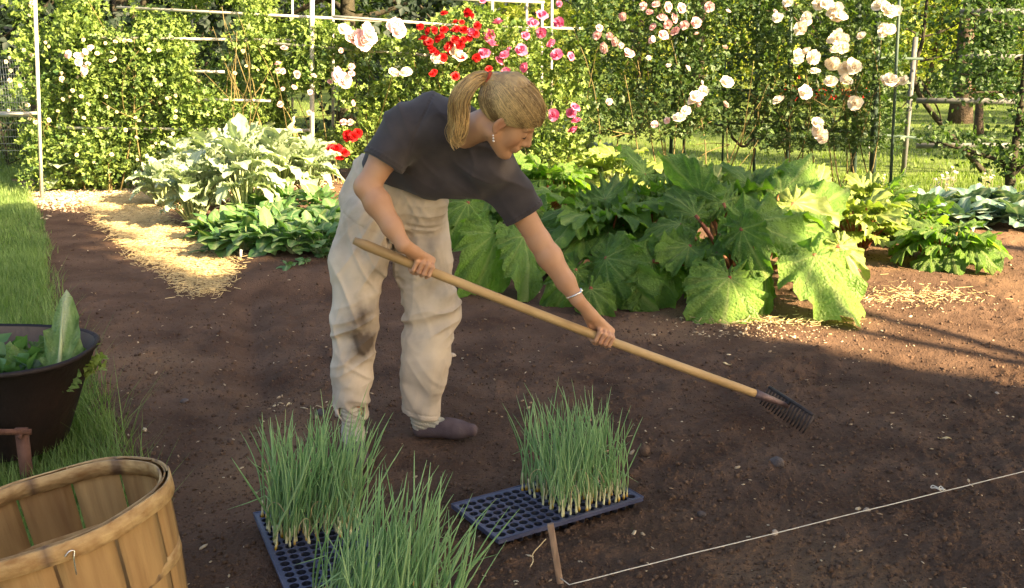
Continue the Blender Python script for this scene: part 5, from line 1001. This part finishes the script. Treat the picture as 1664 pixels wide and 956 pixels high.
for q in range(NS):
    a0, a1 = 2 * math.pi * (q + .022) / NS, 2 * math.pi * (q + .978) / NS; mb = MB(); V = []; nz = 8; na = 4
    rin = .0 + (q % 2) * .0015
    for sd_ in (0, .0035):
        for i_ in range(nz + 1):
            f = i_ / nz; r_ = RB + (RT - RB) * f ** .85 + .006 * math.sin(f * 3.1) + sd_ + rin; w_ = 1 - .06 * (1 - f)
            for j_ in range(na + 1): an = (a0 + a1) / 2 + (a1 - a0) / 2 * w_ * (2 * j_ / na - 1); V.append([math.cos(an) * r_, math.sin(an) * r_, f * BH + .004 * (R.uniform() if i_ == nz else 0)])
    n1_ = (nz + 1) * (na + 1); F = []
    for i_ in range(nz):
        for j_ in range(na): b = i_ * (na + 1) + j_; F.append([b, b + na + 1, b + na + 2, b + 1]); F.append([n1_ + b, n1_ + b + 1, n1_ + b + na + 2, n1_ + b + na + 1])
    for i_ in range(nz):
        for j_ in (0, na): b = i_ * (na + 1) + j_; F.append([b, b + na + 1, n1_ + b + na + 1, n1_ + b] if j_ else [b, n1_ + b, n1_ + b + na + 1, b + na + 1])
    for j_ in range(na): b = nz * (na + 1) + j_; F.append([b, b + 1, n1_ + b + 1, n1_ + b])
    mb.add(V, F); ob('stave', mb.mesh('stave', M['stave'], False), bk)
ob('top_hoop', band(RT + .0065, BH - .042, BH + .005, .006, a0=0, a1=6.4, dr=.004), bk); ob('inner_hoop', band(RT - .0095, BH - .040, BH + .003, .006, a0=2.2, a1=8.6, dr=-.003), bk)
ob('middle_hoop', band(RT - .012, BH * .60 - .03, BH * .60 + .006, .006, .008), bk); ob('bottom_hoop', band(RB + .012, .02, .06, .006), bk)
mb = MB(); mb.tube(ring_pts(RB * .5, .012, k=24), RB * .5, 4, flat=.04); ob('bottom', mb.mesh('bottom', M['stave']), bk)
wa = -1.33; c_ = A(math.cos(wa), math.sin(wa), 0); tg = A(-math.sin(wa), math.cos(wa), 0); mb = MB(); rO = RT + .019
mb.tube(spline([c_ * rO + tg * -.012 + A(0, 0, BH - .028), c_ * (rO + .003) + tg * .0 + A(0, 0, BH - .018), c_ * (rO + .003) + tg * .010 + A(0, 0, BH - .022), c_ * (rO + .004) + tg * .004 + A(0, 0, BH - .04), c_ * (rO + .003) + A(0, 0, BH - .075)], 5), .0017, 6); ob('wire_clip', mb.mesh('wire_clip', M['silver'], True), bk)
bk.rotation_euler = (math.radians(-5), math.radians(-10), .35)

# ------------------------------------------------------------------ tub full of cut leaves
TZ = .40; tc_ = A(-2.165, 3.80, 0); tb = empty('metal_tub', tuple(tc_), 'deep dark rusty metal garden tub holding cut leaves at the left edge', 'tub')
def sup(a, A_, B_, p=2.7): c, s_ = np.cos(a), np.sin(a); r_ = (np.abs(c / A_) ** p + np.abs(s_ / B_) ** p) ** (-1 / p); return np.stack([c * r_, s_ * r_], -1)
KA = 72; ang = np.linspace(0, 2 * np.pi, KA + 1)[:-1]
def shell(prof, mt, nm, rust=False):
    V = []; 
    for f, dr_, z in prof: q = sup(ang, .42 + .13 * f + dr_, .24 + .095 * f + dr_, 2.5 + .3 * f); V.append(np.c_[q, np.full(KA, z)])
    n_ = len(prof); V = np.concatenate(V); F = [[i_ * KA + j_, i_ * KA + (j_ + 1) % KA, (i_ + 1) * KA + (j_ + 1) % KA, (i_ + 1) * KA + j_] for i_ in range(n_ - 1) for j_ in range(KA)]
    rs = np.clip(smooth(-.02, .25, fbm(V[:, 0] * 5, V[:, 1] * 5, V[:, 2] * 5, 4)) + smooth(.25, .6, V[:, 0]) * .5, 0, 1)
    return ob(nm, mesh(nm, V, np.array(F), mt, True, {'rust': rs}), tb)
shell([(0, 0, .03), (.3, 0, .14), (.6, 0, .25), (.97, 0, TZ - .02), (1, .004, TZ - .012), (1, .014, TZ - .006), (1, .015, TZ + .006), (1, .006, TZ + .012), (1, -.004, TZ + .004)], M['tub'], 'body')
shell([(1, -.005, TZ + .004), (.8, -.005, TZ - .08), (.45, -.005, TZ - .2), (.2, -.005, .12), (.05, -.02, .05), (0, -.2, .04)], M['tub_in'], 'inside')
mb = MB(); fr = P(35, 700, 3.46) - tc_; mb.box(fr + A(0, 0, -.12), (.022, .006, .13)); mb.box(fr + A(-.12, -.012, .0), (.16, .004, .010)); ob('leg_bracket', mb.mesh('leg_bracket', M['rust']), tb)
mb = MB(); mb.tube([fr + A(-.0, -.022, -.015), fr + A(0, -.006, -.015)], .009, 8); ob('bolt', mb.mesh('bolt', M['rust']), tb)
p = np.stack([R.uniform(-.5, .5, 1500), R.uniform(-.28, .28, 1500), R.uniform(.26, .365, 1500)], -1); p = p[(np.abs(p[:, 0] / .40) ** 2.6 + np.abs(p[:, 1] / .20) ** 2.6) < 1]
mb = MB(); inst(mb, S1, S1F, rot_rand(len(p), .8) * .09, p, R.uniform(0, 1, len(p))); hp = ob('leaf_scraps', mb.mesh('leaf_scraps', M['beet']), loc=tuple(tc_)); tag(hp, 'heap of wilted leaf scraps filling the metal tub', 'leaf scraps', kind='stuff')
cut = [((95, 622), (104, 474), 3.72, 3.88, 1.0, (.15, -1, .15), HRS, 'long upright cut leaf with white midrib leaning on the tub rim'), ((60, 625), (20, 560), 3.7, 3.85, .9, (0, -.5, 1), RH[0], 'broad dull green cut leaf at the back of the tub'), ((15, 640), (70, 590), 3.68, 3.78, 1., (.1, -.8, 1), RH[3], 'broad cut leaf folded against the front of the tub'),
       ((-30, 620), (40, 600), 3.7, 3.75, 1., (0, -.7, 1), RH[1], 'dark cut leaf at the left side of the tub'), ((55, 570), (110, 560), 3.9, 3.85, .8, (0, -.7, .8), RH[2], 'small pale cut leaf beside the upright leaf'), ((40, 612), (95, 590), 3.72, 3.76, .8, (0, -.9, .6), CB[1], 'bluish cut leaf tucked under the upright leaf'), ((-20, 590), (10, 545), 3.9, 4.0, 1., (0, -.7, .8), RH[4], 'wilted cut leaf hanging at the left back of the tub')]
for (b, t_, Y0, Y1, w_, nn, me, lab) in cut:
    p0 = P(*b, Y0); p1 = P(*t_, Y1); L = np.linalg.norm(p1 - p0); o_ = ob('cut_leaf', me, M=frame(p1 - p0, nn, p0, L * A(1, w_, 1))); tag(o_, lab, 'leaf')
    if me is HRS:
        mb = MB(); mb.tube([[-.08, 0, -.01], [.3, 0, .005], [.9, 0, .0]], [.030, .022, .006], 6); ob('midrib', mb.mesh('midrib', M['stalk_green'], True), o_)
g = P(150, 590, 3.86); mb = MB(); inst(mb, S3, S3F, rot_rand(36, .3) * .028, R.normal(0, .018, (36, 3)), R.uniform(0, 1, 36)); tag(ob('flower_sprig', mb.mesh('flower_sprig', M['rhubarb_yellow_lit']), loc=tuple(g)), 'withered yellowish sprig hanging over the right rim of the tub', 'sprig', kind='stuff')

# ------------------------------------------------------------------ trees outside the picture; the shade trees are added, crowns carved to a wanted shadow
SV = np.array(SUN)
LIT = [G(a, b)[:2] for a, b in ((-300, 338), (20, 335), (110, 345), (150, 385), (225, 450), (290, 520), (400, 520), (430, 475), (450, 430), (560, 395), (700, 340), (860, 345), (960, 395), (1000, 470), (1060, 540), (1190, 575), (1320, 560), (1400, 592), (1560, 630), (1700, 675), (2300, 675))] + [np.array([30, 60]), np.array([-40, 60])]
def is_lit(x, y):
    wx = 1.5 * fbm(x * 1.9, y * 1.9, 5.5, 3); wy = 1.5 * fbm(x * 1.9, y * 1.9, 8.5, 3); sc = np.clip((y - 4) / 5, 0, 1)
    a = poly_in(x + wx * .5, y + wy * .5, LIT)
    spots = (np.hypot((x - 2.45) / .62, (y - 4.55) / .26) < 1) | (np.hypot((x - 1.75) / .55, (y - 5.35) / .25) < 1) | (np.hypot((x - 3.2) / .6, (y - 4.9) / .4) < 1)
    q = np.clip(((x + 1.1) * -1.3 + (y - 4.35) * .8) / 2.33, 0, 1); dd = np.hypot(x + 1.1 + 1.3 * q, y - 4.35 - .8 * q)
    spots = spots | (((dd < .40) & (hash3(np.floor(x * 60).astype(int), np.floor(y * 60).astype(int), 0) < .93)) | ((np.hypot((x - 1.75) / 1.1, (y - 3.95) / .16) < 1) & (hash3(np.floor(x * 60).astype(int), np.floor(y * 60).astype(int), 0) < .7)))  # gaps opened in the added crowns so sun reaches the woman
    dap = (fbm(x * 1.6, y * 1.6, 2.2, 3) > .26) & (x > .6) & (y > 3.4)
    return a | spots | dap
SHT = [(9.5, -.5, 'added unseen tree right of the garden, crown shaped to cast the shade'), (12.5, 1.6, 'added unseen tree further right along the garden, crown shaped to cast the shade'), (7.5, -4.0, 'added unseen tree behind the camera, crown shaped to cast the shade'), (11, -7, 'added unseen tree furthest behind the camera, crown shaped to cast the shade')]
roots = []
for x, y, lab in ((13.5, 10.5, 'orchard tree outside the right frame edge, nearer one'), (16.5, 14.5, 'orchard tree outside the right frame edge, middle one'), (19, 20, 'orchard tree outside the right frame edge, farthest one')): tree(lab, x, y, 7, 2.3, 2600, M['tree_leaf'], M['bark'], tr_=.16, zc=.68, low=2.6, leaf=.16, rz=.28)
for x, y, lab in SHT:
    r_ = empty('added_shade_tree', (x, y, -.05), lab, 'tree'); mb = MB(); mb.tube(limb_path((0, 0, 0), (.2, .1, 7.6), .03, 10), np.linspace(.26, .05, 10), 10); ob('trunk', mb.mesh('trunk', M['bark'], True), r_); roots.append(r_)
n = 7600; gx_ = R.uniform(-5.5, 9, n); gy_ = R.uniform(-2.5, 9.4, n); gx_ = np.r_[gx_, R.uniform(-3, 3.4, 1700)]; gy_ = np.r_[gy_, R.uniform(1.5, 6.6, 1700)]
keep = ~is_lit(gx_, gy_)
for dx, dy in ((.17, 0), (-.17, 0), (0, .17), (0, -.17)): keep &= ~poly_in(gx_ + dx, gy_ + dy, LIT)
gx_, gy_ = gx_[keep], gy_[keep]; hh = R.uniform(3.9, 7.2, len(gx_)); cpos = np.stack([gx_ + SV[0] / SV[2] * hh, gy_ + SV[1] / SV[2] * hh, hh], -1)
own = np.argmin([np.hypot(cpos[:, 0] - x, cpos[:, 1] - y) for x, y, _ in SHT], 0)
for q, r_ in enumerate(roots):
    c = cpos[own == q]; o = np.array(r_.location)
    if not len(c): continue
    limbs = MB(); 
    for e in c[R.integers(0, len(c), 14)]: limbs.tube(limb_path((0, 0, R.uniform(2.5, 5)), e - o, .06), np.linspace(.08, .02, 8), 5)
    ob('limbs', limbs.mesh('limbs', M['bark'], True), r_)
    p = np.repeat(c, 13, 0) + R.normal(0, .17, (len(c) * 13, 3)); foliage('crown', p - o, .15, M['tree_leaf'], r_)
